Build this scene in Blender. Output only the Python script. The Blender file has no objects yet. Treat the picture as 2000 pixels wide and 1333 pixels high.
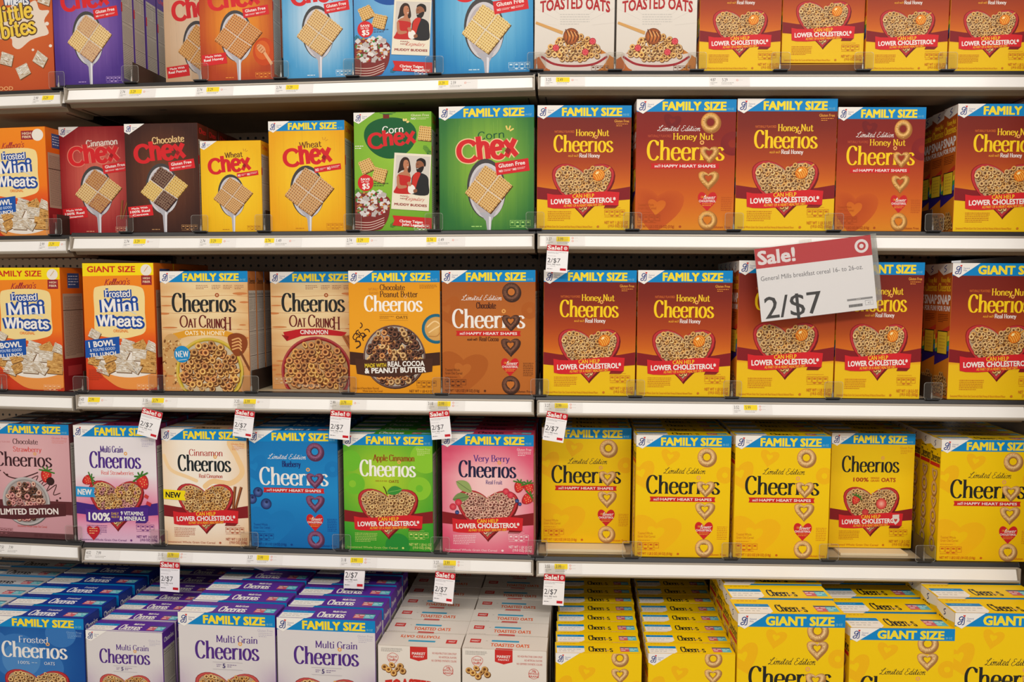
import bpy, math, random
from mathutils import Vector, Matrix
C = bpy.context.scene.collection
pi = math.pi

# ------------------------------------------------------------------ colours and materials
def lin(c, k=1.0):
    o = []
    for v in c[:3]:
        v = v / 255.0
        v = v / 12.92 if v <= 0.04045 else ((v + 0.055) / 1.055) ** 2.4
        o.append(min(1.0, v * k))
    return (o[0], o[1], o[2], 1.0)

def mat(name, base=None, rough=0.5, metal=0.0, spec=0.5, noise=0.0, nscale=40.0, coat=0.0):
    m = bpy.data.materials.new(name); m.use_nodes = True
    nt = m.node_tree; b = nt.nodes['Principled BSDF']
    b.inputs['Roughness'].default_value = rough
    b.inputs['Metallic'].default_value = metal
    b.inputs['Specular IOR Level'].default_value = spec
    b.inputs['Coat Weight'].default_value = coat
    b.inputs['Coat Roughness'].default_value = 0.15
    if base is None:
        a = nt.nodes.new('ShaderNodeAttribute'); a.attribute_name = 'print'
        nt.links.new(a.outputs['Color'], b.inputs['Base Color'])
    else:
        b.inputs['Base Color'].default_value = lin(base)
        if noise:
            tc = nt.nodes.new('ShaderNodeTexCoord'); n = nt.nodes.new('ShaderNodeTexNoise')
            n.inputs['Scale'].default_value = nscale; n.inputs['Detail'].default_value = 5
            r = nt.nodes.new('ShaderNodeMix'); r.data_type = 'RGBA'
            r.inputs['A'].default_value = lin(base); r.inputs['B'].default_value = lin([v * (1 - noise) for v in base])
            nt.links.new(tc.outputs['Object'], n.inputs['Vector'])
            nt.links.new(n.outputs['Fac'], r.inputs['Factor'])
            nt.links.new(r.outputs['Result'], b.inputs['Base Color'])
    return m

M_CARD = mat('printed_card', None, 0.46, spec=0.26)
M_PAPER = mat('printed_paper', None, 0.6, spec=0.25)
M_DECK = mat('beige_steel', (196, 180, 150), 0.5, noise=0.12)
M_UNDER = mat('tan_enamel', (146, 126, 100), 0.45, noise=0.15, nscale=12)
M_LIP = mat('black_plastic', (34, 32, 33), 0.35, spec=0.5)
M_SILVER = mat('grey_extrusion', (176, 166, 152), 0.35, metal=0.25)
M_STRIP = mat('white_rail_strip', (250, 247, 243), 0.28, spec=0.5, noise=0.03, nscale=9, coat=0.3)
M_DARK = mat('dark_brown_plastic', (52, 38, 30), 0.5)
M_STEEL = mat('bright_pin', (200, 200, 198), 0.25, metal=0.9)
M_FLOOR = mat('vinyl_floor', (190, 182, 170), 0.3, noise=0.08, nscale=3)
M_CEIL = mat('ceiling_tile', (226, 224, 218), 0.8)
M_CREAM = mat('cream_board', (226, 208, 172), 0.55)

def clear_mat(name, tint, amount):
    m = bpy.data.materials.new(name); m.use_nodes = True
    nt = m.node_tree; nt.nodes.clear()
    o = nt.nodes.new('ShaderNodeOutputMaterial'); mx = nt.nodes.new('ShaderNodeMixShader')
    t = nt.nodes.new('ShaderNodeBsdfTransparent'); p = nt.nodes.new('ShaderNodeBsdfPrincipled')
    t.inputs['Color'].default_value = lin(tint)
    p.inputs['Base Color'].default_value = lin((200, 198, 190)); p.inputs['Roughness'].default_value = 0.12
    mx.inputs[0].default_value = amount
    nt.links.new(t.outputs[0], mx.inputs[1]); nt.links.new(p.outputs[0], mx.inputs[2]); nt.links.new(mx.outputs[0], o.inputs[0])
    return m
M_CLEAR = clear_mat('clear_acrylic', (247, 246, 244), 0.03)
M_EDGE = clear_mat('acrylic_edge', (232, 232, 230), 0.34)

def peg_mat():
    m = bpy.data.materials.new('pegboard_steel'); m.use_nodes = True
    nt = m.node_tree; b = nt.nodes['Principled BSDF']; b.inputs['Roughness'].default_value = 0.5
    tc = nt.nodes.new('ShaderNodeTexCoord'); sp = nt.nodes.new('ShaderNodeSeparateXYZ')
    nt.links.new(tc.outputs['Object'], sp.inputs[0])
    def mth(op, a, bb=None):
        n = nt.nodes.new('ShaderNodeMath'); n.operation = op
        for i, v in enumerate((a, bb)):
            if v is None: continue
            if isinstance(v, (int, float)): n.inputs[i].default_value = v
            else: nt.links.new(v, n.inputs[i])
        return n.outputs[0]
    def cell(s):
        f = mth('FRACT', mth('MULTIPLY', s, 1 / 0.0254))
        d = mth('SUBTRACT', f, 0.5); return mth('MULTIPLY', d, d)
    r2 = mth('ADD', cell(sp.outputs['X']), cell(sp.outputs['Z']))
    hole = mth('LESS_THAN', r2, 0.026)
    mx = nt.nodes.new('ShaderNodeMix'); mx.data_type = 'RGBA'
    mx.inputs['A'].default_value = lin((186, 160, 134)); mx.inputs['B'].default_value = lin((6, 5, 5))
    nt.links.new(hole, mx.inputs['Factor']); nt.links.new(mx.outputs['Result'], b.inputs['Base Color'])
    return m
M_PEG = peg_mat()

# ------------------------------------------------------------------ camera model and shelf frame
FPX, PITCH, ROLL = 1551.5, 0.0714, -0.0011
EYE = 1.30
cp, sp_, cr, sr = math.cos(PITCH), math.sin(PITCH), math.cos(ROLL), math.sin(ROLL)
def ray(px, py):                    # direction through a pixel of the 2000 x 1333 frame
    u, v = (px - 1000) / FPX, -(py - 666.5) / FPX
    u, v = u * cr + v * sr, -u * sr + v * cr
    return Vector((u, cp + v * sp_, -sp_ + v * cp))
def zat(X, Y, py):                  # height (from the eye) at a ground point seen on picture row py
    lo, hi = -2.0, 2.0
    for _ in range(50):
        z = (lo + hi) / 2
        d = Y * cp - z * sp_; u = X; v = Y * sp_ + z * cp
        v = u * sr + v * cr
        if 666.5 - FPX * v / d > py: lo = z
        else: hi = z
    return (lo + hi) / 2
W = 1.22
x1, y1, a0, a1, a2 = 0.0597, 1.9906, -0.0263, -0.0892, -0.1585
P1 = Vector((x1, y1)); P0 = P1 + W * Vector((math.cos(a0), math.sin(a0)))
P2 = P1 - W * Vector((math.cos(a1), math.sin(a1))); P3 = P2 - W * Vector((math.cos(a2), math.sin(a2)))
SEC = {'R': (P1, a0), 'M': (P2, a1), 'L': (P3, a2)}
YL = {'R': (146.5, 457, 781.5, 1095), 'M': (174, 463, 770.5, 1069), 'L': None}
YR = {'R': (147, 462, 791, 1108), 'M': (148, 457.5, 780.5, 1093.5), 'L': (181, 467, 774, 1066)}
SZ = {}
for s in 'RM':
    o, a = SEC[s]; e = o + W * Vector((math.cos(a), math.sin(a)))
    for k in range(4):
        SZ[s, k] = (zat(o.x, o.y, YL[s][k]), zat(e.x, e.y, YR[s][k]))
for k, y0 in enumerate((186, 469, 770, 1058)):
    o, a = SEC['L']
    zr = zat(P2.x, P2.y, YR['L'][k])
    d = ray(0, y0); t = None
    n = Vector((-math.sin(a), math.cos(a)))
    tt = (P2 - Vector((0, 0))).dot(n) / Vector((d.x, d.y)).dot(n)
    p = d * tt; sfrac = (P2 - Vector((p.x, p.y))).length
    SZ['L', k] = (zr + (p.z - zr) * W / sfrac, zr)
def fr(sec):
    o, a = SEC[sec]; return o, Vector((math.cos(a), math.sin(a))), Vector((-math.sin(a), math.cos(a))), a
def place(sec, s, t, z):            # metres along the section, metres back from the rail face, height from the eye
    o, ux, n, a = fr(sec); q = o + ux * s + n * t
    return Vector((q.x, q.y, z + EYE))
def unproj(px, py, sec, t):
    o, ux, n, a = fr(sec); d = ray(px, py); d2 = Vector((d.x, d.y))
    k = ((o + n * t).dot(n)) / d2.dot(n)
    p = d * k; q = Vector((p.x, p.y)) - o
    return q.dot(ux), p.z
def railz(sec, k, s):
    zl, zr = SZ[sec, k]; return zl + (zr - zl) * s / W
DECK = 0.011
SHEAR = {'L': math.tan(a2 - a1), 'M': 0.0, 'R': math.tan(a0 - a1)}     # bays butt along the aisle's own depth direction
BASE_Z = -1.113                      # the base deck, from the eye
BASE_T = -0.19

# ------------------------------------------------------------------ object helpers
def link(name, me, parent=None, m=None):
    o = bpy.data.objects.new(name, me); C.objects.link(o)
    if parent: o.parent = parent
    if m and me and not me.materials: me.materials.append(m)
    return o
def tag(o, label, cat=None, group=None, kind=None):
    o['label'] = label
    if cat: o['category'] = cat
    if group: o['group'] = group
    if kind: o['kind'] = kind
    return o
def mesh(name, verts, faces, m=None, cols=None, smooth=False):
    me = bpy.data.meshes.new(name); me.from_pydata(verts, [], faces)
    if cols:
        at = me.color_attributes.new('print', 'FLOAT_COLOR', 'POINT')
        flat = [c for v in cols for c in v]; at.data.foreach_set('color', flat)
    if m: me.materials.append(m)
    return me
class MB:
    def __init__(s): s.v = []; s.f = []; s.c = []
    def add(s, vs, fs, col=None):
        n = len(s.v); s.v += [tuple(v) for v in vs]; s.f += [tuple(i + n for i in f) for f in fs]
        if col: s.c += [lin(col)] * len(vs)
        return s
    def box(s, x0, x1, y0, y1, z0, z1, col=None):
        vs = [(x, y, z) for z in (z0, z1) for y in (y0, y1) for x in (x0, x1)]
        return s.add(vs, [(0, 2, 3, 1), (4, 5, 7, 6), (0, 1, 5, 4), (2, 6, 7, 3), (0, 4, 6, 2), (1, 3, 7, 5)], col)
    def prism(s, prof, a, b, axis='x', col=None):    # profile polygon extruded along an axis
        n = len(prof); vs = []
        for q in (a, b):
            for p in prof:
                vs.append((q, p[0], p[1]) if axis == 'x' else ((p[0], q, p[1]) if axis == 'y' else (p[0], p[1], q)))
        fs = [tuple(range(n)), tuple(range(2 * n - 1, n - 1, -1))] + [(i, (i + 1) % n, n + (i + 1) % n, n + i) for i in range(n)]
        return s.add(vs, fs, col)
    def shear(s, k):
        s.v = [(x + k * y, y, z) for x, y, z in s.v]; return s
    def build(s, name, m, parent=None, bev=0):
        me = mesh(name, s.v, s.f, m, s.c or None)
        o = link(name, me, parent)
        if bev:
            b = o.modifiers.new('edge', 'BEVEL'); b.width = bev; b.segments = 2; b.limit_method = 'ANGLE'
        return o

# ------------------------------------------------------------------ lettering
def arc(cx, cy, rx, ry, a, b, n=8):
    return [(cx + rx * math.cos(math.radians(a + (b - a) * i / n)), cy + ry * math.sin(math.radians(a + (b - a) * i / n))) for i in range(n + 1)]
O_ = lambda x0, x1, y0, y1: ('o', arc((x0 + x1) / 2, (y0 + y1) / 2, (x1 - x0) / 2, (y1 - y0) / 2, 0, 345, 23))
G = {
 'a': (.45, [('s', [(.07, .48), (.12, .61), (.22, .64), (.32, .58), (.34, .42)]), ('l', [(.34, .42), (.34, .05), (.43, .0)]), ('s', [(.34, .38), (.2, .34), (.08, .25), (.06, .12), (.14, .0), (.25, .03), (.34, .15)])]),
 'b': (.48, [('l', [(.09, 1), (.09, .02)]), ('s', [(.09, .45), (.16, .6), (.27, .64), (.38, .52), (.41, .32), (.38, .11), (.27, .0), (.16, .02), (.09, .14)]), ('f', .06, 1, .04)]),
 'c': (.41, [('s', [(.36, .5), (.3, .62), (.22, .64), (.11, .56), (.06, .32), (.11, .08), (.22, 0), (.31, .03), (.38, .15)])]),
 'd': (.48, [('l', [(.38, 1), (.38, 0)]), ('s', [(.38, .5), (.3, .62), (.2, .63), (.09, .52), (.06, .32), (.09, .1), (.2, 0), (.31, .04), (.38, .18)]), ('f', .35, 1, .04), ('f', .41, 0, .04)]),
 'e': (.43, [('l', [(.07, .36), (.37, .36)]), ('s', [(.37, .36), (.35, .55), (.23, .64), (.11, .56), (.06, .32), (.11, .08), (.23, 0), (.32, .03), (.39, .15)])]),
 'f': (.3, [('s', [(.33, .92), (.27, 1.0), (.18, .96), (.14, .8)]), ('l', [(.14, .8), (.14, 0)]), ('l', [(.03, .61), (.28, .61)]), ('f', .14, 0, .1)]),
 'g': (.47, [('l', [(.38, .64), (.38, -.1)]), ('s', [(.38, -.1), (.33, -.25), (.2, -.29), (.08, -.22)]), ('s', [(.38, .5), (.3, .62), (.2, .63), (.09, .52), (.06, .32), (.09, .1), (.2, 0), (.31, .04), (.38, .18)])]),
 'h': (.48, [('l', [(.1, 1.02), (.1, 0)]), ('s', [(.1, .42), (.17, .58), (.27, .64), (.36, .57), (.38, .42)]), ('l', [(.38, .42), (.38, 0)]), ('f', .1, 0, .085), ('f', .38, 0, .085), ('f', .06, 1.02, .05)]),
 'i': (.22, [('l', [(.11, .64), (.11, 0)]), ('d', .11, .88), ('f', .11, 0, .09), ('f', .07, .64, .05)]),
 'k': (.43, [('l', [(.09, 1), (.09, 0)]), ('l', [(.37, .63), (.1, .28)]), ('l', [(.18, .38), (.4, 0)]), ('f', .09, 0, .08)]),
 'l': (.21, [('l', [(.1, 1), (.1, 0)]), ('f', .1, 0, .09), ('f', .06, 1, .05)]),
 'm': (.72, [('l', [(.1, .64), (.1, 0)]), ('s', [(.1, .44), (.17, .59), (.26, .64), (.34, .57), (.36, .42)]), ('l', [(.36, .42), (.36, 0)]), ('s', [(.36, .44), (.43, .59), (.52, .64), (.6, .57), (.62, .42)]), ('l', [(.62, .42), (.62, 0)]), ('f', .1, 0, .08), ('f', .36, 0, .08), ('f', .62, 0, .08)]),
 'n': (.48, [('l', [(.1, .64), (.1, 0)]), ('s', [(.1, .42), (.17, .58), (.27, .64), (.36, .57), (.38, .42)]), ('l', [(.38, .42), (.38, 0)]), ('f', .1, 0, .08), ('f', .38, 0, .08), ('f', .06, .64, .04)]),
 'o': (.46, [O_(.06, .40, 0, .64)]),
 'p': (.48, [('l', [(.09, .64), (.09, -.28)]), ('s', [(.09, .45), (.16, .6), (.27, .64), (.38, .52), (.41, .32), (.38, .11), (.27, .0), (.16, .02), (.09, .14)]), ('f', .09, -.28, .08)]),
 'r': (.34, [('l', [(.1, .64), (.1, 0)]), ('s', [(.1, .42), (.17, .57), (.25, .63), (.32, .58)]), ('f', .1, 0, .09), ('f', .06, .64, .05)]),
 's': (.38, [('s', [(.32, .5), (.26, .61), (.18, .64), (.09, .58), (.07, .48), (.13, .38), (.25, .28), (.33, .17), (.29, .04), (.19, 0), (.1, .03), (.05, .16)])]),
 't': (.33, [('l', [(.14, .86), (.14, .14)]), ('s', [(.14, .14), (.17, .02), (.25, 0), (.32, .08)]), ('l', [(.02, .61), (.3, .61)])]),
 'u': (.48, [('l', [(.09, .64), (.09, .2)]), ('s', [(.09, .2), (.13, .04), (.22, 0), (.32, .06), (.38, .2)]), ('l', [(.38, .64), (.38, 0)])]),
 'v': (.41, [('l', [(.04, .64), (.2, 0)]), ('l', [(.2, 0), (.36, .64)])]),
 'w': (.6, [('l', [(.03, .64), (.17, 0)]), ('l', [(.17, 0), (.3, .6)]), ('l', [(.3, .6), (.43, 0)]), ('l', [(.43, 0), (.56, .64)])]),
 'x': (.42, [('l', [(.05, .64), (.37, 0)]), ('l', [(.36, .64), (.04, 0)])]),
 'y': (.41, [('l', [(.04, .64), (.2, .02)]), ('l', [(.37, .64), (.2, .02)]), ('s', [(.2, .02), (.14, -.18), (.03, -.26)])]),
 'A': (.54, [('l', [(.03, 0), (.27, 1)]), ('l', [(.27, 1), (.5, 0)]), ('l', [(.11, .34), (.42, .34)]), ('f', .04, 0, .06), ('f', .5, 0, .08)]),
 'B': (.5, [('l', [(.1, 1), (.1, 0)]), ('s', [(.1, 1), (.3, .99), (.39, .88), (.38, .66), (.28, .55), (.1, .54)]), ('s', [(.1, .54), (.32, .53), (.43, .4), (.42, .14), (.3, .01), (.1, 0)]), ('f', .07, 0, .05), ('f', .07, 1, .05)]),
 'C': (.53, [('s', [(.46, .78), (.4, .93), (.29, 1.0), (.16, .92), (.08, .72), (.06, .5), (.08, .28), (.16, .08), (.29, 0), (.4, .05), (.48, .2)]), ('v', .46, .84, .1)]),
 'D': (.54, [('l', [(.1, 1), (.1, 0)]), ('s', [(.1, 1), (.3, .98), (.43, .8), (.47, .5), (.43, .2), (.3, .02), (.1, 0)]), ('f', .07, 0, .05), ('f', .07, 1, .05)]),
 'E': (.46, [('l', [(.1, 1), (.1, 0)]), ('l', [(.1, 1), (.4, 1)]), ('l', [(.1, .53), (.34, .53)]), ('l', [(.1, 0), (.42, 0)])]),
 'F': (.44, [('l', [(.1, 1), (.1, 0)]), ('l', [(.1, 1), (.41, 1)]), ('l', [(.1, .52), (.34, .52)]), ('f', .1, 0, .09)]),
 'G': (.56, [('s', [(.46, .8), (.4, .94), (.29, 1.0), (.16, .92), (.08, .72), (.06, .5), (.08, .28), (.16, .08), (.29, 0), (.4, .04), (.48, .12)]), ('l', [(.48, .42), (.48, .08)]), ('f', .44, .44, .1)]),
 'H': (.56, [('l', [(.1, 1), (.1, 0)]), ('l', [(.45, 1), (.45, 0)]), ('l', [(.1, .53), (.45, .53)]), ('f', .1, 0, .09), ('f', .45, 0, .09), ('f', .1, 1, .09), ('f', .45, 1, .09)]),
 'K': (.5, [('l', [(.1, 1), (.1, 0)]), ('l', [(.44, 1), (.1, .42)]), ('l', [(.2, .58), (.47, 0)])]),
 'L': (.43, [('l', [(.1, 1), (.1, 0)]), ('l', [(.1, 0), (.4, 0)]), ('f', .1, 1, .09)]),
 'M': (.7, [('l', [(.1, 0), (.1, 1)]), ('l', [(.1, 1), (.35, .1)]), ('l', [(.35, .1), (.6, 1)]), ('l', [(.6, 1), (.6, 0)]), ('f', .1, 0, .08), ('f', .6, 0, .09), ('f', .07, 1, .05), ('f', .63, 1, .05)]),
 'N': (.58, [('l', [(.1, 0), (.1, 1)]), ('l', [(.1, 1), (.47, 0)]), ('l', [(.47, 0), (.47, 1)]), ('f', .1, 0, .08), ('f', .47, 1, .08), ('f', .07, 1, .05)]),
 'O': (.58, [O_(.06, .52, 0, 1.0)]),
 'P': (.48, [('l', [(.1, 1), (.1, 0)]), ('s', [(.1, 1), (.3, .99), (.41, .88), (.42, .7), (.34, .52), (.2, .46), (.1, .46)]), ('f', .1, 0, .09), ('f', .06, 1, .04)]),
 'R': (.52, [('l', [(.1, 1), (.1, 0)]), ('s', [(.1, 1), (.3, .99), (.4, .9), (.41, .72), (.34, .55), (.2, .5), (.1, .5)]), ('l', [(.26, .5), (.48, 0)]), ('f', .1, 0, .08), ('f', .06, 1, .04)]),
 'S': (.46, [('s', [(.38, .82), (.31, .96), (.22, 1.0), (.11, .93), (.07, .76), (.14, .6), (.3, .44), (.4, .28), (.36, .08), (.24, 0), (.13, .04), (.06, .22)])]),
 'T': (.46, [('l', [(.23, 1), (.23, 0)]), ('l', [(.02, 1), (.44, 1)]), ('f', .23, 0, .09)]),
 'U': (.54, [('l', [(.1, 1), (.1, .26)]), ('s', [(.1, .26), (.14, .06), (.27, 0), (.4, .06), (.44, .26)]), ('l', [(.44, .26), (.44, 1)]), ('f', .1, 1, .07), ('f', .44, 1, .07)]),
 'V': (.5, [('l', [(.03, 1), (.26, 0)]), ('l', [(.26, 0), (.47, 1)]), ('f', .04, 1, .07), ('f', .46, 1, .06)]),
 'W': (.74, [('l', [(.03, 1), (.2, 0)]), ('l', [(.2, 0), (.37, .95)]), ('l', [(.37, .95), (.54, 0)]), ('l', [(.54, 0), (.71, 1)]), ('f', .04, 1, .06), ('f', .7, 1, .06)]),
 'Y': (.5, [('l', [(.03, 1), (.25, .48)]), ('l', [(.47, 1), (.25, .48)]), ('l', [(.25, .48), (.25, 0)])]),
 'ħ': (.5, [('l', [(.11, 1.06), (.11, 0)]), ('s', [(.11, .5), (.18, .68), (.28, .74), (.38, .66), (.4, .5)]), ('l', [(.4, .5), (.4, 0)])]),
 'ë': (.5, [('l', [(.1, .40), (.43, .42)]), ('s', [(.43, .42), (.41, .63), (.27, .74), (.13, .64), (.08, .37), (.13, .1), (.27, 0), (.38, .04), (.45, .14)])]),
 'ẋ': (.5, [('l', [(.05, .74), (.44, 0)]), ('l', [(.43, .76), (.06, 0)])]),
 ' ': (.24, []), "'": (.14, [('l', [(.07, 1), (.06, .8)])]), '&': (.56, [('s', [(.5, .02), (.3, .4), (.12, .74), (.16, .95), (.28, .99), (.36, .84), (.28, .62), (.1, .42), (.06, .2), (.16, .02), (.32, .02), (.46, .3), (.5, .46)])]),
 '-': (.3, [('l', [(.05, .35), (.25, .35)])]),
}
# joined handwriting: own capitals, lower case shared
SCR = {
 'L': (.6, [('s', [(.16, .8), (.1, .72), (.12, .6), (.24, .62), (.42, .82), (.5, .98), (.44, 1.04), (.34, .9), (.24, .4), (.14, .1), (.04, .04), (.02, .12), (.12, .18), (.3, .04), (.46, .0), (.6, .12)])]),
 'E': (.56, [('s', [(.46, .86), (.4, .98), (.26, .98), (.18, .84), (.24, .66), (.36, .58), (.22, .56), (.08, .38), (.08, .14), (.22, .0), (.4, .06), (.54, .22)])]),
 'K': (.6, [('l', [(.2, 1), (.08, 0)]), ('s', [(.56, .98), (.4, .84), (.16, .52)]), ('s', [(.16, .52), (.36, .3), (.44, .02), (.6, .1)])]),
 'e': (.36, [('s', [(.0, .14), (.14, .24), (.28, .42), (.26, .58), (.16, .6), (.08, .42), (.08, .16), (.18, .02), (.36, .14)])]),
 'i': (.24, [('s', [(.0, .14), (.12, .56), (.08, .2), (.12, .03), (.24, .14)]), ('d', .18, .82)]),
 't': (.28, [('s', [(.0, .14), (.14, .92), (.09, .3), (.12, .04), (.28, .14)]), ('l', [(.02, .66), (.28, .7)])]),
 'd': (.44, [('s', [(.0, .14), (.1, .44), (.26, .56), (.14, .52), (.06, .24), (.12, .03), (.24, .14), (.3, .5)]), ('s', [(.38, 1.0), (.3, .5), (.28, .16), (.32, .03), (.44, .14)])]),
 'm': (.58, [('s', [(.0, .4), (.08, .56), (.07, .0)]), ('s', [(.07, .2), (.18, .54), (.26, .48), (.25, .0)]), ('s', [(.25, .2), (.36, .54), (.44, .48), (.43, .12), (.48, .02), (.58, .14)])]),
 'n': (.42, [('s', [(.0, .4), (.08, .56), (.07, .0)]), ('s', [(.07, .2), (.2, .54), (.28, .48), (.27, .12), (.32, .02), (.42, .14)])]),
 'o': (.36, [('s', [(.2, .56), (.08, .46), (.05, .22), (.14, .02), (.26, .12), (.28, .4), (.2, .56), (.26, .44), (.36, .48)])]),
 'l': (.26, [('s', [(.0, .14), (.18, .6), (.26, .94), (.16, .98), (.08, .5), (.08, .1), (.14, .02), (.26, .14)])]),
}
def catmull(p, closed, n=5):
    out = []; m = len(p)
    if m == 2: return list(p)
    rng = range(m if closed else m - 1)
    for i in rng:
        g = (lambda j: p[j % m]) if closed else (lambda j: p[max(0, min(m - 1, j))])
        a, b, c, d = g(i - 1), g(i), g(i + 1), g(i + 2)
        for k in range(n):
            t = k / n
            out.append(tuple(0.5 * ((2 * b[q]) + (-a[q] + c[q]) * t + (2 * a[q] - 5 * b[q] + 4 * c[q] - d[q]) * t * t + (-a[q] + 3 * b[q] - 3 * c[q] + d[q]) * t ** 3) for q in (0, 1)))
    out.append(p[0] if closed else p[-1])
    return out

_tc = {}
def font_mesh(s, bold, res):
    key = (s, bold, res)
    if key in _tc: return _tc[key]
    cu = bpy.data.curves.new('t', 'FONT'); cu.body = s; cu.resolution_u = res; cu.offset = bold; cu.fill_mode = 'FRONT'
    ob = bpy.data.objects.new('t', cu)
    me = ob.to_mesh()
    vs = [(v.co.x, v.co.y) for v in me.vertices]; fs = [tuple(p.vertices) for p in me.polygons]
    ob.to_mesh_clear(); bpy.data.objects.remove(ob); bpy.data.curves.remove(cu)
    xs = [v[0] for v in vs]; ys = [v[1] for v in vs]
    r = (vs, fs, (min(xs), min(ys), max(xs), max(ys)))
    _tc[key] = r
    return r

# ------------------------------------------------------------------ printed artwork: x right 0..100, y down from the top edge
class Art:
    STEP = 7e-6
    def __init__(s, H, z0=1e-4, W=100.0): s.v = []; s.f = []; s.c = []; s.H = H; s.W = W; s.z = z0; s.rot = None
    def up(s, k=1.0): s.z += s.STEP * k
    def raw(s, pts, faces, cols):
        n = len(s.v)
        for p in pts: s.v.append((p[0], p[1], s.z))
        s.f += [tuple(i + n for i in f) for f in faces]
        s.c += cols if isinstance(cols, list) else [lin(cols)] * len(pts)
    def poly(s, pts, col, up=1):
        if up: s.up(up)
        s.raw(pts, [tuple(range(len(pts)))], col)
    def rect(s, x0, y0, x1, y1, col, ang=0, up=1):
        cx, cy = (x0 + x1) / 2, (y0 + y1) / 2; c, d = math.cos(ang), math.sin(ang)
        s.poly([(cx + (x - cx) * c - (y - cy) * d, cy + (x - cx) * d + (y - cy) * c) for x, y in ((x0, y0), (x1, y0), (x1, y1), (x0, y1))], col, up)
    def grad(s, x0, y0, x1, y1, fn, nx=10, ny=16):
        s.up(); pts = []; cols = []; fs = []
        for j in range(ny + 1):
            for i in range(nx + 1):
                x = x0 + (x1 - x0) * i / nx; y = y0 + (y1 - y0) * j / ny
                pts.append((x, y)); cols.append(lin(fn(x, y)))
        for j in range(ny):
            for i in range(nx):
                a = j * (nx + 1) + i; fs.append((a, a + 1, a + nx + 2, a + nx + 1))
        s.raw(pts, fs, cols)
    def ell(s, cx, cy, rx, ry, col, n=24, ang=0, up=1, a0=0, a1=360):
        c, d = math.cos(ang), math.sin(ang); pts = []
        full = (a1 - a0) >= 360
        for i in range(n if full else n + 1):
            t = math.radians(a0 + (a1 - a0) * i / n); x, y = rx * math.cos(t), ry * math.sin(t)
            pts.append((cx + x * c - y * d, cy + x * d + y * c))
        s.poly(pts, col, up)
    def loop(s, shape, cx, cy, stops, n=28, ang=0, up=1, sq=1.0, lit=0.0):    # nested outlines with colours: [(scale, colour), ...]
        s.up(up); pts = []; cols = []; fs = []
        c, d = math.cos(ang), math.sin(ang)
        for k, (r, col) in enumerate(stops):
            for i in range(n):
                x, y = shape(i / n, r); y *= sq
                X, Y = x * c - y * d, x * d + y * c
                l = 1 - lit * (X + Y) / ((abs(r) or 1) * 1.41) * (1 if k > len(stops) / 2 - .5 else -.6)
                pts.append((cx + X, cy + Y)); cols.append(lin([min(255, v * l) for v in col]) if lit else lin(col))
        for k in range(len(stops) - 1):
            for i in range(n):
                j = (i + 1) % n; fs.append((k * n + i, k * n + j, (k + 1) * n + j, (k + 1) * n + i))
        s.raw(pts, fs, cols)
    def line(s, pts, w0, col, w1=None, closed=False, up=1, n=5, smooth=True):
        if up: s.up(up)
        P = catmull(pts, closed, n) if smooth else list(pts)
        s.stroke(P, w0, w0 if w1 is None else w1, lin(col), closed)
    def stroke(s, P, thick, thin, lc, closed=False, caps=True):
        m = len(P); L = []; R = []
        wd = []
        for i in range(m):
            a = P[i - 1] if i > 0 else (P[m - 2] if closed else P[0]); b = P[i + 1] if i < m - 1 else (P[1] if closed else P[-1])
            dx, dy = b[0] - a[0], b[1] - a[1]; l = math.hypot(dx, dy) or 1e-9; dx /= l; dy /= l
            w = (thin + (thick - thin) * abs(dy) ** 1.4) / 2; wd.append(w)
            L.append((P[i][0] - dy * w, P[i][1] + dx * w)); R.append((P[i][0] + dy * w, P[i][1] - dx * w))
        pts = L + R; s.z += 2e-6
        s.raw(pts, [(i, i + 1, m + i + 1, m + i) for i in range(m - 1)], [lc] * len(pts))
        if caps and not closed and abs(thick - thin) < 1e-6:
            for e in (0, m - 1):
                s.z += 2e-6
                q = [(P[e][0] + wd[e] * math.cos(t * pi / 5), P[e][1] + wd[e] * math.sin(t * pi / 5)) for t in range(10)]
                s.raw(q, [tuple(range(10))], [lc] * 10)
        if abs(thick - thin) < 1e-6:
            for e in range(1, m - 1):
                ax, ay = P[e][0] - P[e - 1][0], P[e][1] - P[e - 1][1]; bx, by = P[e + 1][0] - P[e][0], P[e + 1][1] - P[e][1]
                if (ax * bx + ay * by) < 0.6 * math.hypot(ax, ay) * math.hypot(bx, by):
                    s.z += 2e-6
                    q = [(P[e][0] + wd[e] * math.cos(t * pi / 5), P[e][1] + wd[e] * math.sin(t * pi / 5)) for t in range(10)]
                    s.raw(q, [tuple(range(10))], [lc] * 10)
    def pen(s, text, x0, x1, top, base, col, thick=.13, thin=.04, slant=0.0, serif=True, rot=0.0, grow=0.0, script=False, gap=0.0, skip='', arch=None, dotr=None, taper=0):
        """text between x0 and x1; cap top and baseline rows; widths are fractions of the cap height"""
        s.up(2); h = base - top; lc = lin(col)
        tot = 0
        for ch in text: tot += (SCR.get(ch) or G[ch])[0] + gap if script else G[ch][0] + gap
        kx = (x1 - x0) / tot; X = 0; pos = []
        c, d = math.cos(rot), math.sin(rot)
        def tr(p, X):
            gx, gy = X + p[0], p[1]
            x = gx * kx + slant * gy * h
            if arch: gy = gy * (1 + taper * ((gx / tot - .5) * 2) ** 2)
            y = -gy * h
            if arch: y += arch * ((gx / tot - .5) * 2) ** 2
            return (x0 + x * c - y * d, base + x * d + y * c)
        tk, tn = thick * h + grow, thin * h + grow
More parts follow.
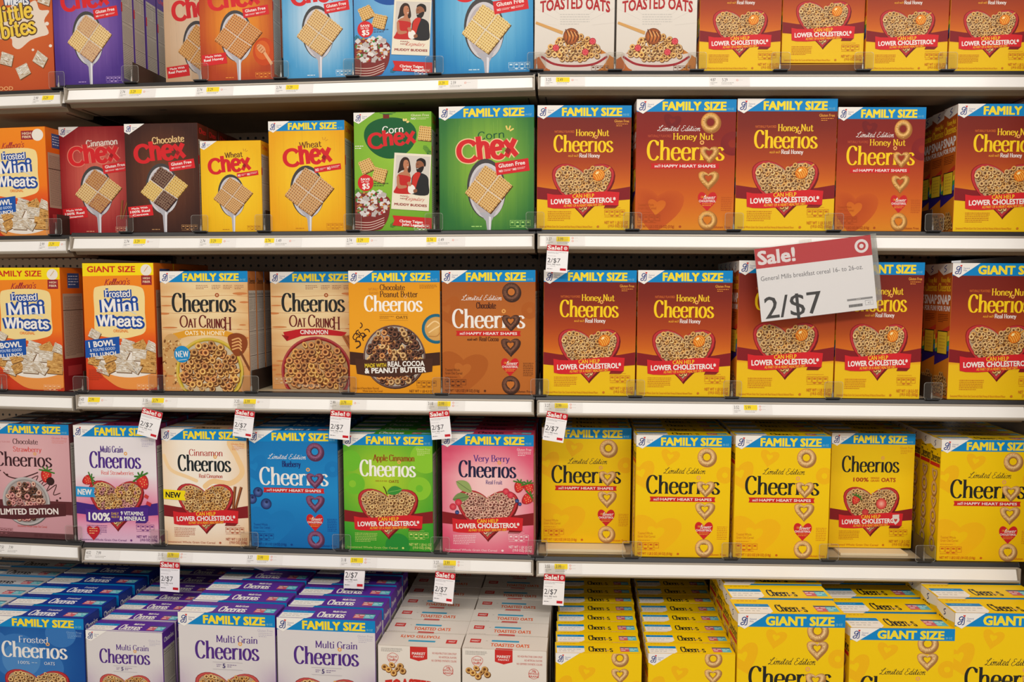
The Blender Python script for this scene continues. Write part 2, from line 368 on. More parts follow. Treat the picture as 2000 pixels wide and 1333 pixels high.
        for ch in text:
            adv, prims = (SCR.get(ch) or G[ch]) if script else G[ch]
            pos.append((ch, x0 + X * kx, x0 + (X + adv) * kx))
            if ch not in skip:
                for pr in prims:
                    k = pr[0]
                    if k in 'slo':
                        P = catmull(pr[1], k == 'o', 4) if k != 'l' else pr[1]
                        s.stroke([tr(p, X) for p in P], tk, tn, lc, k == 'o')
                    elif k == 'f' and serif:
                        q = [(pr[1] - pr[3], pr[2]), (pr[1] + pr[3], pr[2])]
                        sgn = -1 if pr[2] > .5 else 1; e = max(thin, .035) * .9 * sgn
                        pts = [tr((q[0][0], q[0][1]), X), tr((q[1][0], q[1][1]), X), tr((q[1][0], q[1][1] + e), X), tr((q[0][0], q[0][1] + e), X)]
                        if grow:
                            mx = sum(p[0] for p in pts) / 4; my = sum(p[1] for p in pts) / 4
                            pts = [(p[0] + (grow / 2 if p[0] > mx else -grow / 2), p[1] + (grow / 2 if p[1] > my else -grow / 2)) for p in pts]
                        s.z += 2e-6; s.raw(pts, [(0, 1, 2, 3)], [lc] * 4)
                    elif k == 'v' and serif:
                        s.stroke([tr((pr[1], pr[2] - pr[3]), X), tr((pr[1] + .01, pr[2] + pr[3]), X)], tn * 1.6, tn * 1.6, lc, False, False)
                    elif k == 'd' and dotr != 0:
                        p = tr((pr[1], pr[2]), X); r = (dotr or thick * .62) * h + grow / 2
                        s.raw([(p[0] + r * math.cos(t * pi / 6), p[1] + r * math.sin(t * pi / 6)) for t in range(12)], [tuple(range(12))], [lc] * 12)
            X += adv + gap
        return pos
    def txt(s, text, x0, x1, top, base, col, bold=.02, rot=0.0, res=2, slant=0.0, arch=None):
        vs, fs, (a, b, c2, d2) = font_mesh(text, 0, res)
        e = bold * .62; offs = ((0, 0),) if bold < .012 else ((-e, e), (e, -e), (e, e), (-e, -e)) if bold > .02 else ((-e, 0), (e, 0))
        capb = 0.0; caph = d2 if any(ch.isupper() or ch.isdigit() or ch in 'bdfhklt' for ch in text) else d2
        kx = (x1 - x0) / (c2 - a); ky = (base - top) / caph
        c, d = math.cos(rot), math.sin(rot)
        for ox, oy in offs:
          pts = []; s.up(.5)
          for v in vs:
            x = (v[0] - a + ox) * kx + slant * v[1] * ky; y = -(v[1] + oy * .8) * ky
            if arch: y += arch * (((v[0] - a) / (c2 - a) - .5) * 2) ** 2
            pts.append((x0 + x * c - y * d, base + x * d + y * c))
          s.raw(pts, fs, [lin(col)] * len(pts))
    def micro(s, x0, x1, y0, y1, rows, col, seed=1, rot=0.0, fill=.78, right=False):
        s.up(); rnd = random.Random(seed); h = (y1 - y0) / rows; lc = lin(col); c, d = math.cos(rot), math.sin(rot)
        for r in range(rows):
            x = x0; end = x1 if r < rows - 1 else x0 + (x1 - x0) * rnd.uniform(.5, .95); y = y0 + r * h
            while x < end - .5:
                w = min(rnd.uniform(.8, 2.6) * max(h, .8) * .55, end - x)
                # a word: a few upright ticks joined low, so it reads as tiny type
                q = [(x, y + h * .2), (x + w, y + h * .2), (x + w, y + h * .2 + h * .34), (x, y + h * .2 + h * .34)]
                q = [(x0 + (p[0] - x0) * c - (p[1] - y0) * d, y0 + (p[0] - x0) * d + (p[1] - y0) * c) for p in q]
                s.raw(q, [(0, 1, 2, 3)], [lc] * 4)
                x += w + h * .28
    def build(s, name, fx, m=None):
        vs = [fx(x, y, z) for x, y, z in s.v]
        return mesh(name, vs, s.f, m or M_CARD, s.c)

def mixc(a, b, t): t = max(0, min(1, t)); return tuple(a[i] + (b[i] - a[i]) * t for i in range(3))
def ramp(stops, t):
    for i in range(len(stops) - 1):
        if t <= stops[i + 1][0]: return mixc(stops[i][1], stops[i + 1][1], (t - stops[i][0]) / (stops[i + 1][0] - stops[i][0]))
    return stops[-1][1]
circ = lambda t, r: (r * math.cos(2 * pi * t), r * math.sin(2 * pi * t))
def heart(t, r):
    a = 2 * pi * t
    q = math.sin(a)
    return (r * math.copysign(abs(q) ** 2.25, q), -r * (13 * math.cos(a) - 5 * math.cos(2 * a) - 2 * math.cos(3 * a) - math.cos(4 * a)) / 14.2)
def soft(t, r):                        # the fuller heart of the bowls and shaped rings
    x, y = heart(t, r)
    if y < -.35 * r: y = -.35 * r + (y + .35 * r) * .6
    return (x, y * .98)
def inheart(x, y):
    x = abs(x); best = False
    n = 40; pts = [soft(i / n, 1) for i in range(n)]; inside = False
    for i in range(n):
        (xa, ya), (xb, yb) = pts[i], pts[(i + 1) % n]
        if (ya > y) != (yb > y) and x < (xb - xa) * (y - ya) / (yb - ya) + xa: inside = not inside
    return inside

OAT = dict(lo=(120, 74, 34), mid=(222, 176, 112), hi=(238, 202, 146), edge=(170, 116, 60), hole=(104, 64, 34))
HON = dict(lo=(118, 66, 22), mid=(214, 156, 78), hi=(236, 190, 118), edge=(164, 102, 40), hole=(112, 62, 24))
COC = dict(lo=(44, 24, 16), mid=(96, 58, 42), hi=(130, 86, 64), edge=(62, 36, 26), hole=(34, 18, 14))
PINK = dict(lo=(120, 60, 50), mid=(216, 164, 142), hi=(234, 192, 170), edge=(176, 112, 98), hole=(110, 54, 48))
ROSE = dict(lo=(110, 54, 56), mid=(206, 136, 130), hi=(224, 168, 160), edge=(166, 96, 92), hole=(96, 46, 46))
GRAN = dict(lo=(98, 52, 20), mid=(198, 138, 72), hi=(228, 178, 112), edge=(146, 88, 36), hole=(92, 48, 20))
CIN = dict(lo=(96, 50, 24), mid=(196, 128, 70), hi=(226, 166, 104), edge=(142, 80, 40), hole=(96, 44, 22))
def ringlet(A, x, y, r, pal, rnd, step=.7):
    an = rnd.uniform(0, pi); sq = rnd.choice((1, .95, .9, .78, .62)); v = rnd.uniform(.86, 1.1)
    f = lambda c: tuple(min(255, q * v) for q in c)
    A.loop(circ, x + r * .1, y + r * .16, [(0, f(pal['lo'])), (r * 1.08, f(pal['lo']))], 10, an, step, sq)
    A.loop(circ, x, y, [(r * .28, f(pal['hole'])), (r * .4, f(pal['edge'])), (r * .66, f(pal['hi'])), (r * .86, f(pal['mid'])), (r, f(pal['edge']))], 12, an, step * .6, sq, .24)
    A.loop(circ, x, y, [(0, f(pal['hole'])), (r * .3, f(pal['hole']))], 8, an, 0, sq)
def rings(A, test, x0, x1, y0, y1, r, pals, seed=3, dens=1.5):
    rnd = random.Random(seed); st = A.STEP; pts = []
    y = y0; row = 0
    while y < y1:
        x = x0 + (row % 2) * r * dens * .55
        while x < x1:
            px, py = x + rnd.uniform(-.35, .35) * r, y + rnd.uniform(-.35, .35) * r
            if test(px, py): pts.append((px, py))
            x += r * dens * 1.12
        y += r * dens * .92; row += 1
    rnd.shuffle(pts)
    for p in pts: ringlet(A, p[0], p[1], r * rnd.uniform(.92, 1.1), rnd.choice(pals), rnd, .5)
def bigring(A, x, y, r, pal, hrt=False, hole=None, sq=1.0):
    hole = hole or pal['hole']
    sh = soft if hrt else circ; k = 1.0
    lo, mid, hi, ed = pal['lo'], pal['mid'], pal['hi'], pal['edge']
    yy = y - (r * .14 if hrt else 0)
    A.loop(sh, x + r * .06, yy + r * .1, [(0, ed), (r * 1.03, ed)], 30, 0, 1)
    i0 = .38 if not hrt else .35
    A.loop(sh, x, yy, [(r * i0 * .9, lo), (r * (i0 + .08), ed), (r * .66, hi), (r * .82, mid), (r * 1.0, ed)], 34, 0, 1, 1.0, .13)
    A.loop(sh, x, yy, [(0, hole), (r * i0, hole)], 26, 0, 1)
    rnd = random.Random(int(x * 7 + y * 3 + r))
    A.up()
    for _ in range(60):                # toasted specks
        t = rnd.random(); q = rnd.uniform(.5, .95) * r; px, py = sh(t, q); e = r * rnd.uniform(.03, .06)
        c = lin(mixc(mid, rnd.choice((hi, ed)), .7))
        A.raw([(x + px - e, yy + py), (x + px, yy + py - e), (x + px + e, yy + py), (x + px, yy + py + e)], [(0, 1, 2, 3)], [c] * 4)

CY = (0, 134, 202); YE = (250, 224, 44); WH = (244, 240, 234); NAVY = (24, 46, 128)
def brandcorner(A, k=1.0, sz=28):
    f = sz / 28.0
    A.poly([(0, 0), (28 * f, 0), (6.4 * f, 14.4 * f), (0, 11 * f)], WH)
    b = (22, 52, 130)
    A.line([(8.0 * f, 4.4 * f), (6.2 * f, 3.4 * f), (4.3 * f, 4.4 * f), (4.2 * f, 6.2 * f), (6 * f, 6.4 * f), (7.4 * f, 5 * f), (6.8 * f, 7.4 * f), (4.4 * f, 8.2 * f), (2.8 * f, 9.2 * f), (3.4 * f, 10.6 * f), (5.4 * f, 10.2 * f), (6.6 * f, 8.2 * f)], .85 * f, b)
    A.line([(8.8 * f, 4.2 * f), (8.6 * f, 7.4 * f), (8.2 * f, 10.2 * f), (6.6 * f, 10.9 * f)], .8 * f, b)
    A.loop(heart, 8.6 * f, 2.7 * f, [(0, (214, 40, 40)), (1.1 * f, (214, 40, 40))], 14)
    A.txt('General', 11 * f, 17.2 * f, 4.2 * f, 5.9 * f, (92, 108, 160), .01); A.txt('Mills', 11 * f, 14.6 * f, 6.5 * f, 8.2 * f, (92, 108, 160), .01)
def banner(A, text='FAMILY SIZE', oz='19.5 OZ', bg=CY, x0=26.5, x1=89.5):
    A.rect(0, 0, 100, 12.4, bg)
    A.txt(text, x0, x1, 2.7, 10.7, YE, .068)
    A.txt(oz, 91.2, 97.5, 8.6, 10.6, (150, 205, 200), .01)
def icons(A, x, y, k, col, n=4):
    for i in range(n):
        X = x + i * 5.6 * k
        A.line([(X, y), (X + 4.6 * k, y), (X + 4.6 * k, y + 5.6 * k), (X, y + 5.6 * k), (X, y)], .4 * k, col, smooth=False)
        A.rect(X + 1 * k, y + 1.2 * k, X + 3.6 * k, y + 2.8 * k, col)
        if i in (1, 2): A.ell(X + 2.3 * k, y + 6 * k, 1.7 * k, .8 * k, col, 10)
    A.micro(x, x + 23 * k, y + 7 * k, y + 8.2 * k, 1, col, 5)
def wordmark(A, x0, x1, top, base, col, out=None, ring=(236, 170, 90), limited=None, pal=None, bgc=None):
    skip = 'o' if limited else ''
    if out: A.pen('Cheerios', x0, x1, top, base, out, .15, .05, skip=skip, dotr=0, grow=(base - top) * .06)
    p = A.pen('Cheerios', x0, x1, top, base, col, .15, .05, skip=skip, dotr=0)
    h = base - top
    ix = (p[5][1] + p[5][2]) / 2
    A.loop(circ, ix, base - h * .90, [(h * .05, ring), (h * .115, ring)], 14)
    if limited:
        ox = (p[6][1] + p[6][2]) / 2 + h * .04
        bigring(A, min(ox, 73.8), base - h * .33, h * .48, pal, True, bgc)
    return p
def ribbon(A, col=(210, 34, 40), dark=(132, 24, 30), y=91, lines='chol', band=True, bandcol=None):
    bc = bandcol or dark
    if band:
        A.up()
        A.raw([(0, y - 5.5), (18, y - 3), (50, y - 1), (82, y - 3), (100, y - 6), (100, y + 7.5), (82, y + 9), (50, y + 10), (18, y + 9), (0, y + 7.5)], [(0, 1, 8, 9), (1, 2, 7, 8), (2, 3, 6, 7), (3, 4, 5, 6)], [lin(bc)] * 10)
def ribbonfront(A, col=(214, 34, 42), dark=(132, 24, 30), y=91, text=True):
    A.poly([(74, y + 12), (88, y + 13.5), (84, y + 17), (72, y + 17)], dark)
    top = [(11, y + 1.5), (18, y + 2.8), (30, y + 3), (45, y + 1.5), (60, y - .2), (75, y - 1), (88.5, y)]
    bot = [(87.5, y + 14), (75, y + 13.6), (60, y + 14.8), (45, y + 16.6), (30, y + 17.6), (18, y + 17.4), (11.8, y + 16.2)]
    n = len(top); A.up(); A.raw(top + bot, [(i, i + 1, 2 * n - 2 - i, 2 * n - 1 - i) for i in range(n - 1)], [lin(col)] * (2 * n))
    if text:
        r = -.035
        A.txt('CAN HELP', 38.5, 61.5, y + 2.2, y + 6.4, (250, 214, 40), .02, r)
        A.txt('LOWER CHOLESTEROL*', 15.5, 84.5, y + 7.5, y + 12.9, WH, .05, r)
        A.txt('AS PART OF A HEART HEALTHY DIET', 29, 71, y + 13.3, y + 16.0, (250, 214, 40), .01, r)
def heartbowl(A, cx=49.5, cy=80.5, r=33.5, rim=(178, 26, 34), pals=(OAT,), rr=2.75, seed=3, y=None):
    k = 1.13
    hs = lambda t, q: (soft(t, q)[0], soft(t, q)[1] * .92)
    dk = tuple(v * .62 for v in rim); li = mixc(rim, (255, 150, 140), .28)
    A.loop(hs, cx + .8, cy + 1.6, [(0, dk), (r * 1.0, dk)], 40)
    A.loop(hs, cx, cy, [(r * .87, dk), (r * .905, rim), (r * .95, li), (r * .975, rim), (r, dk)], 44)
    A.loop(hs, cx, cy, [(0, (206, 180, 146)), (r * .89, (184, 156, 122))], 40)
    rings(A, lambda x, y: inheart((x - cx) / (r * .85), (y - cy) / (r * .85 * .92)), cx - r, cx + r, cy - r, cy + r, rr, pals, seed)
def dipper(A, x, y, k=1.0, ang=-.6):
    c, d = math.cos(ang), math.sin(ang); T = lambda u, v: (x + u * c - v * d, y + u * d + v * c)
    A.poly([T(4 * k, -.8 * k), T(15 * k, -.7 * k), T(15 * k, .7 * k), T(4 * k, .8 * k)], (220, 160, 70))
    A.ell(x, y, 6.6 * k, 6.0 * k, (222, 118, 22), 20, ang)
    for i in (-2, -1, 0, 1, 2): A.line([T(i * 2 * k, -5 * k + abs(i) * k), T(i * 2.1 * k + .8 * k, 0), T(i * 2 * k, 5 * k - abs(i) * k)], .7 * k, (250, 190, 80))
    A.ell(x - 1.5 * k, y - 2.4 * k, 1.8 * k, 1.1 * k, (255, 232, 170), 12, ang)
def wave(A, y0, y1, col): A.rect(0, y0, 100, y1, col)
def strawberry(A, x, y, k, ang=0):
    c, d = math.cos(ang), math.sin(ang)
    A.loop(lambda t, r: (r * math.sin(2 * pi * t) * .8 * (1 + .25 * math.cos(2 * pi * t)), -r * math.cos(2 * pi * t)), x, y, [(0, (226, 64, 52)), (k * .7, (214, 44, 42)), (k, (168, 26, 32))], 22, ang)
    for i in range(9):
        t = i * 2.4; q = k * (.25 + .06 * i); px, py = q * math.cos(t), q * math.sin(t)
        A.ell(x + px * .8, y + py, k * .06, k * .09, (244, 200, 120), 6)
    for i in range(5):
        t = ang - pi / 2 + (i - 2) * .5; A.line([(x + k * .8 * math.cos(ang - pi / 2), y + k * .8 * math.sin(ang - pi / 2)), (x + k * 1.35 * math.cos(t), y + k * 1.35 * math.sin(t))], k * .22, (62, 122, 40), smooth=False)
def blueberry(A, x, y, k):
    A.loop(circ, x, y, [(0, (96, 120, 178)), (k * .6, (56, 78, 140)), (k, (24, 36, 84))], 20)
    A.loop(circ, x + k * .1, y - k * .35, [(0, (22, 28, 62)), (k * .3, (40, 54, 104))], 8)
def cinsticks(A, x, y, k=1.0):
    for dx, an in ((0, .12), (5, .3)):
        c, d = math.cos(an), math.sin(an)
        T = lambda u, v: (x + dx + u * c - v * d, y + u * d + v * c)
        A.poly([T(-1.8 * k, -14 * k), T(1.8 * k, -14 * k), T(1.6 * k, 14 * k), T(-1.6 * k, 14 * k)], (122, 62, 30))
        A.poly([T(-1.0 * k, -14 * k), T(.2 * k, -14 * k), T(.2 * k, 14 * k), T(-.8 * k, 14 * k)], (178, 104, 56))
        A.line([T(1.0 * k, -13.5 * k), T(1.0 * k, 13.5 * k)], .4 * k, (78, 36, 18), smooth=False)
def blob(A, pts, col): A.poly(catmull(pts, True, 4)[:-1], col)
def leaf(A, x, y, k, ang, col, col2=None):
    c, d = math.cos(ang), math.sin(ang); P = [(0, 0), (.3, -.28), (.65, -.3), (1, 0), (.65, .22), (.3, .22)]
    blob(A, [(x + (p[0] * c - p[1] * d) * k, y + (p[0] * d + p[1] * c) * k) for p in P], col)
    A.line([(x, y), (x + c * k * .95, y + d * k * .95)], k * .035, col2 or mixc(col, (0, 0, 0), .3), smooth=False)
# ------------------------------------------------------------------ the printed fronts
# every design: H (height for width 100), D (depth for width 100), front(A), banner text, top(A), side(A, flip), body colour
DES = {}
def bottomprint(A, H, col, left, net1, net2, icol=None, ix=73, micro=True, mcol=None):
    if micro: A.micro(12, 37, H - 20, H - 9, 6, mcol or col, 8)
    A.micro(ix, 97, H - 24, H - 23, 1, col, 11)
    icons(A, ix, H - 21.5, 1.0, icol or col)
    A.txt(left, 3, 60, H - 4.6, H - 2.4, col, .01)
    A.txt(net1, ix, 98, H - 9.5, H - 6.6, col, .03); A.txt(net2, ix + 4, 98, H - 5.8, H - 3.2, col, .03)
    A.ell(66, H - 3.6, 1.3, 1.2, col, 12)

def gradbg(stops, H): return lambda A: A.grad(0, 0, 100, H, lambda x, y: ramp(stops, y / H), 2, 16)
def side_nutri(base, strip, H=131, title=None, tcol=WH, panel=(196, 190, 180)):
    def f(A, flip):
        w = A.W
        A.rect(0, 0, w, H, base)
        A.rect(w * .06, 22, w * .94, H - 8, panel)
        ink = (104, 98, 94)
        ink2 = ink; A.txt('Nutrition Facts', w * .1, w * .9, 24, 27.5, ink, .03)
        for y, t in ((29, .9), (46, .5), (68, .8), (70, .3), (96, .9)): A.rect(w * .08, y, w * .92, y + t, ink)
        A.micro(w * .1, w * .6, 31, 45, 9, ink, 3); A.micro(w * .66, w * .9, 31, 45, 9, ink, 4)
        A.micro(w * .1, w * .9, 47, 67, 14, ink, 5); A.micro(w * .1, w * .9, 72, 95, 19, ink, 6); A.micro(w * .1, w * .9, 98, H - 10, 18, ink, 7)
        if title: A.pen(title, w * .12, w * .88, 8, 14, tcol, .16, .06)
        if strip: A.rect(w * .06, 56, w * .94, 64, strip) if strip[0] == 'x' else None
    return f
def top_cheer(base, ink, H=30, text='Cheerios', sub=None, white=True, lim=None, ring=(236, 170, 90), stripe=None, edge=None):
    def f(A):
        D = A.H
        A.rect(0, 0, 100, D, base)
        A.line([(0, D * .06), (100, D * .06)], .3, mixc(base, (0, 0, 0), .25), smooth=False)
        A.micro(6, 38, D * .08, D * .2, 1, mixc(base, (190, 90, 30), .6), 4)
        if white:
            A.poly([(1.5, D * .34), (34, D * .34), (34, D * .86), (30, D), (1.5, D)], WH)
            A.rect(1.5, D * .34, 34, D * .54, CY)
            A.micro(6, 30, D * .40, D * .48, 1, (120, 200, 225), 6); A.micro(4, 31, D * .62, D * .92, 2, (206, 202, 196), 7)
        p = A.pen(text, 39, 67, D * .38, D * .86, ink, .095, .045, dotr=0, skip='o' if lim else '', slant=0)
        if lim: bigring(A, 60.6, D * .74, 2.3, lim, True, base)
        if sub: A.pen(sub, 52, 66, D * .24, D * .40, ink, .11, .06)
        A.rect(76, D * .42, 86.5, D * .84, (206, 96, 110)); A.rect(86.5, D * .42, 97, D * .84, (94, 190, 208)); A.rect(76, D * .42, 97, D * .50, (60, 90, 120))
        A.micro(77, 86, D * .52, D * .8, 2, WH, 3); A.micro(87.5, 96.5, D * .54, D * .78, 2, (226, 244, 246), 9)
        if edge: A.rect(0, D * .93, 100, D, edge)
    return f
def side_plain(base, H=131, ink=(250, 214, 40), logo=True, ringpal=None):
    def f(A, flip):
        w = A.W; A.rect(0, 0, w, H, base)
        if logo: A.pen('Cheerios', w * .06, w * .94, 16, 26, ink, .16, .06)
        A.poly([(0, 0), (w, 0), (w, 9), (w * .45, 12), (0, 8)] if flip else [(w, 0), (0, 0), (0, 9), (w * .55, 12), (w, 8)], WH)
        A.line([(w * .5, 3), (w * .4, 5), (w * .5, 7), (w * .42, 9)], 1.0, NAVY)
        if ringpal:
            A.micro(w * .15, w * .85, 11.5, 15, 1, (40, 30, 20), 3)
            A.rect(w * .06, 27, w * .94, 31, (206, 36, 34))
            for i in range(6):
                bigring(A, w * .5, 40 + i * 15, w * .26, ringpal, i % 2 == 0, base)
        else: A.micro(w * .12, w * .88, 34, H - 14, 22, mixc(base, (40, 30, 20), .5), 12)
    return f
def side_snap(A, flip):                     # the game panel on the honey cartons, the cartoon on it left out
    w = A.W; H = A.H
    A.grad(0, 0, w, H, lambda x, y: ramp([(0, (168, 76, 30)), (.5, (206, 104, 30)), (.75, (226, 140, 34)), (1, (214, 124, 30))], y / H), 1, 10)
    A.poly([(0, 0), (w, 0), (w, 9), (w * .4, 12), (0, 6)], (232, 226, 216)); A.line([(w * .6, 2), (w * .45, 4.5), (w * .6, 6.5), (w * .45, 9)], 1, NAVY)
    A.pen('Honey Nut', w * .25, w * .9, 14, 19, (240, 190, 40), .16, .07); A.pen('Cheerios', w * .08, w * .94, 20, 28, (244, 196, 40), .17, .06)
    A.txt('SNAP', w * .06, w * .95, 32, 41, WH, .05); A.txt('FOR FUN!', w * .08, w * .94, 43, 48, WH, .05)
    A.micro(w * .15, w * .85, 51, 60, 5, (96, 40, 20), 5)
    cols = [(206, 60, 40), (236, 150, 40), (246, 214, 50), (70, 160, 80), (40, 120, 200), (80, 40, 140)]
    for i, c in enumerate(cols):
        A.poly([(0, 72 + i * 5), (w, 62 + i * 5), (w, 67.5 + i * 5), (0, 77.5 + i * 5)], c)
    A.poly([(0, 90), (w, 88), (w, 94), (0, 104)], (46, 28, 120))
    A.rect(w * .16, 68, w * .86, 92, (30, 40, 30)); A.rect(w * .19, 69, w * .83, 91, (240, 206, 50))
    A.micro(w * .3, w * .72, 72, 88, 5, (214, 170, 50), 4)
    rings(A, lambda x, y: y > 116 - 4 * math.sin(x / w * 3) and 2 < x < w - 2, 0, w, 112, H - 4, 3.2, (HON,), 6)

# --- honey nut and the other heart-bowl fronts
def hn_front(A, H):
    A.grad(0, 0, 100, H, lambda x, y: ramp([(0, (112, 28, 22)), (.2, (126, 36, 22)), (.45, (172, 66, 24)), (.62, (208, 102, 24)), (.74, (232, 150, 26)), (.75, (238, 190, 24)), (1, (240, 196, 10))], y / H), 2, 40)
    A.txt('Gluten Free', 82, 97.5, 14.8, 17.6, (240, 170, 60), .02); A.micro(84, 97, 18.6, 22.4, 2, (232, 150, 50), 3)
    A.txt('NATURALLY FLAVORED', 18.5, 39.5, 26.2, 28.6, (226, 116, 40), 0)
    A.pen('Honey Nut', 41, 76.5, 25, 31.8, (248, 206, 40), .16, .06)
    wordmark(A, 17.5, 81, 31.2, 48.6, (250, 208, 24))
    A.pen('made with', 33, 44, 51, 53.8, (240, 170, 50), .1, .06, script=True, slant=.25, serif=False); A.pen('Real Honey', 45, 67, 50.2, 54.4, WH, .16, .07)
    ribbon(A)
    heartbowl(A, pals=(OAT, OAT, HON)); dipper(A, 66, 73, 1.0)
    ribbonfront(A)
    bottomprint(A, H, (206, 120, 30), 'Sweetened Whole Grain Oat Cereal with Real Honey & Natural Almond Flavor', 'NET WT 1 LB 3.5 OZ', '(19.5 OZ) (552g)')
def faint_hearts(A, c, H, c2=None):
    A.loop(soft, 22, 104, [(9, c), (27, c)], 40, .1); A.loop(soft, 36, 22, [(3.5, c2 or c), (10, c2 or c)], 30, .2); A.loop(soft, 5, 40, [(5, c), (16, c)], 30, -.3); A.loop(circ, 94, 42, [(3, c2 or c), (9, c2 or c)], 24)
def clipx(A, i0):                              # keep artwork inside the carton face
    for i in range(i0, len(A.v)):
        x, y, z = A.v[i]; A.v[i] = (max(0, min(A.W, x)), max(0, min(A.H, y)), z)
def limited(bgstops, ink, pal, bgh, faint, scr, small, extra=None, strip=(206, 36, 34), name=None, namecol=None, dy=0, bottomcol=(170, 90, 30), hrtxt=WH, toprings=((22.8, 0),), ws=0, pre=None):
    def f(A, H):
        A.grad(0, 0, 100, H, lambda x, y: ramp(bgstops, y / H), 2, 14)
        i0 = len(A.v)
        if faint: faint_hearts(A, faint, H)
        if pre: pre(A)
        clipx(A, i0)
        for ry_, rh_ in toprings: bigring(A, 74.5, ry_, 9.8, pal, bool(rh_), bgh(22))
        j0 = len(A.v)
        A.pen('Limited Edition', 21 if name else 29, 64 if name else 72, 26 - dy * .0, 31.6, scr, .075, .055, script=True, slant=.35, serif=False) if name else A.pen('Limited Edition', 29, 73, 34.5, 41, scr, .075, .055, script=True, slant=.35, serif=False)
        if name:
            A.pen(name, 37 if len(name) == 9 else 30, 78 if name == 'Honey Nut' else 58, 33.6, 40.2, namecol, .16, .06)
        if name == 'Honey Nut': A.txt('NATURALLY FLAVORED', 12, 35.5, 35.2, 37.8, (206, 90, 50), 0)
        t, b = (41, 60.5) if name else (43, 62.5)
        wordmark(A, 11, 89, t, b, ink, limited=True, pal=pal, bgc=bgh(52))
        y = b + 3.2
        A.poly([(15, y), (84.5, y), (83.6, y + 2.6), (84.5, y + 5.4), (15, y + 5.4), (16, y + 2.6)], strip)
        A.pen('with', 18.6, 25, y + .9, y + 4.2, hrtxt, .09, .07, script=True, slant=.3, serif=False); A.txt('HAPPY HEART SHAPES', 26.5, 80.5, y + 1.4, y + 4.1, hrtxt, .03)
        bigring(A, 73.5, 79.5, 10.2, pal, True, bgh(80))
        A.loop(heart, 73, 100.5, [(0, (206, 34, 36)), (9.6, (206, 34, 36))], 36)
        A.txt('CAN HELP', 66.5, 72.5, 96.4, 98.4, (244, 190, 60), .02); A.pen('lower', 69, 81, 95.6, 99.6, WH, .12, .08, script=True, slant=.2, serif=False); A.txt('CHOLESTEROL', 64.6, 81.4, 100.4, 102.6, WH, .03); A.micro(68, 78.4, 103.6, 107, 2, (240, 180, 60), 4)
        bigring(A, 73.5, 120.5, 9.4, pal, False, bgh(120))
        A.loop(heart, 73.5, 120.5, [(0, bgh(120)), (4.2, bgh(120))], 20)
        for q in range(j0, len(A.v)): A.v[q] = (A.v[q][0], A.v[q][1] + ws, A.v[q][2])
        clipx(A, i0)
        A.micro(87, 98, 97, 112, 8, small, 9)
        A.txt('Toasted Whole', 3, 19, H - 27, H - 24.4, small, .01); A.txt('Grain Oat Cereal', 3, 21.5, H - 23.6, H - 21, small, .01)
        A.micro(3, 20, H - 18.6, H - 17, 1, small, 5); icons(A, 3, H - 15.5, 1.05, bottomcol)
        A.txt('NET WT 1 LB 2 OZ (18 OZ) (510g)', 3, 40, H - 5, H - 2.4, bottomcol, .03); A.ell(46, H - 3.6, 1.3, 1.2, bottomcol, 12); A.txt('Gluten Free', 80, 97, H - 4.6, H - 2.2, bottomcol, .02)
        if extra: extra(A, H)
    return f
Y0 = (246, 204, 0); Y1 = (240, 184, 6)
lim_yellow = limited([(0, Y0), (.5, Y0), (1, (242, 192, 4))], (34, 34, 30), OAT, lambda y: Y0, (244, 186, 8), (34, 34, 30), (214, 130, 20), bottomcol=(206, 100, 20))
lim_yg = limited([(0, Y0), (.5, Y0), (1, (242, 192, 4))], (34, 34, 30), OAT, lambda y: Y0, (244, 186, 8), (34, 34, 30), (214, 130, 20), bottomcol=(206, 100, 20), toprings=((15.5, 0), (33, 1)), ws=7)
lim_ys = limited([(0, Y0), (.5, Y0), (1, (242, 192, 4))], (34, 34, 30), OAT, lambda y: Y0, (244, 186, 8), (34, 34, 30), (214, 130, 20), bottomcol=(206, 100, 20), toprings=((5.5, 0), (26, 1)), ws=5)
hn_bg = [(0, (122, 26, 22)), (.3, (140, 34, 22)), (.48, (176, 62, 24)), (.75, (208, 98, 24)), (1, (222, 136, 26))]
lim_hn = limited(hn_bg, (250, 208, 24), HON, lambda y: ramp(hn_bg, y / 131), None, WH, (190, 84, 24), name='Honey Nut', namecol=(248, 206, 40), bottomcol=(176, 74, 20),
    extra=lambda A, H: None, pre=lambda A: (A.loop(soft, 22, 106, [(9, (188, 76, 24)), (27, (200, 88, 26))], 40, .1), A.loop(soft, 36, 21, [(3, (118, 24, 24)), (9, (114, 22, 24))], 30, .2), A.loop(circ, 97, 44, [(4, (134, 30, 28)), (12, (128, 26, 26))], 24)))
choc_bg = [(0, (164, 86, 34)), (.5, (192, 108, 40)), (1, (186, 104, 38))]
lim_choc = limited(choc_bg, WH, COC, lambda y: (196, 112, 44), (176, 92, 30), WH, (96, 46, 18), name='Chocolate', namecol=(78, 34, 16), bottomcol=(92, 44, 18),
    extra=lambda A, H: (A.pen('made with', 27, 38, 71, 74, (86, 40, 16), .1, .07, script=True, slant=.25, serif=False), A.pen('Real Cocoa', 40, 61, 70, 74.4, (86, 40, 16), .16, .07)))
BLU = dict(lo=(60, 26, 56), mid=(124, 70, 104), hi=(152, 98, 130), edge=(86, 44, 78), hole=(40, 130, 200))
blue_bg = [(0, (14, 116, 184)), (.5, (26, 140, 206)), (1, (10, 108, 178))]
def _bb(A, H):
    i0 = len(A.v)
    blueberry(A, 9, 69, 5.6); blueberry(A, 2, 77, 5.4); blueberry(A, 18, 82, 6.2); A.micro(18, 24, 67, 70, 2, NAVY, 3); clipx(A, i0)
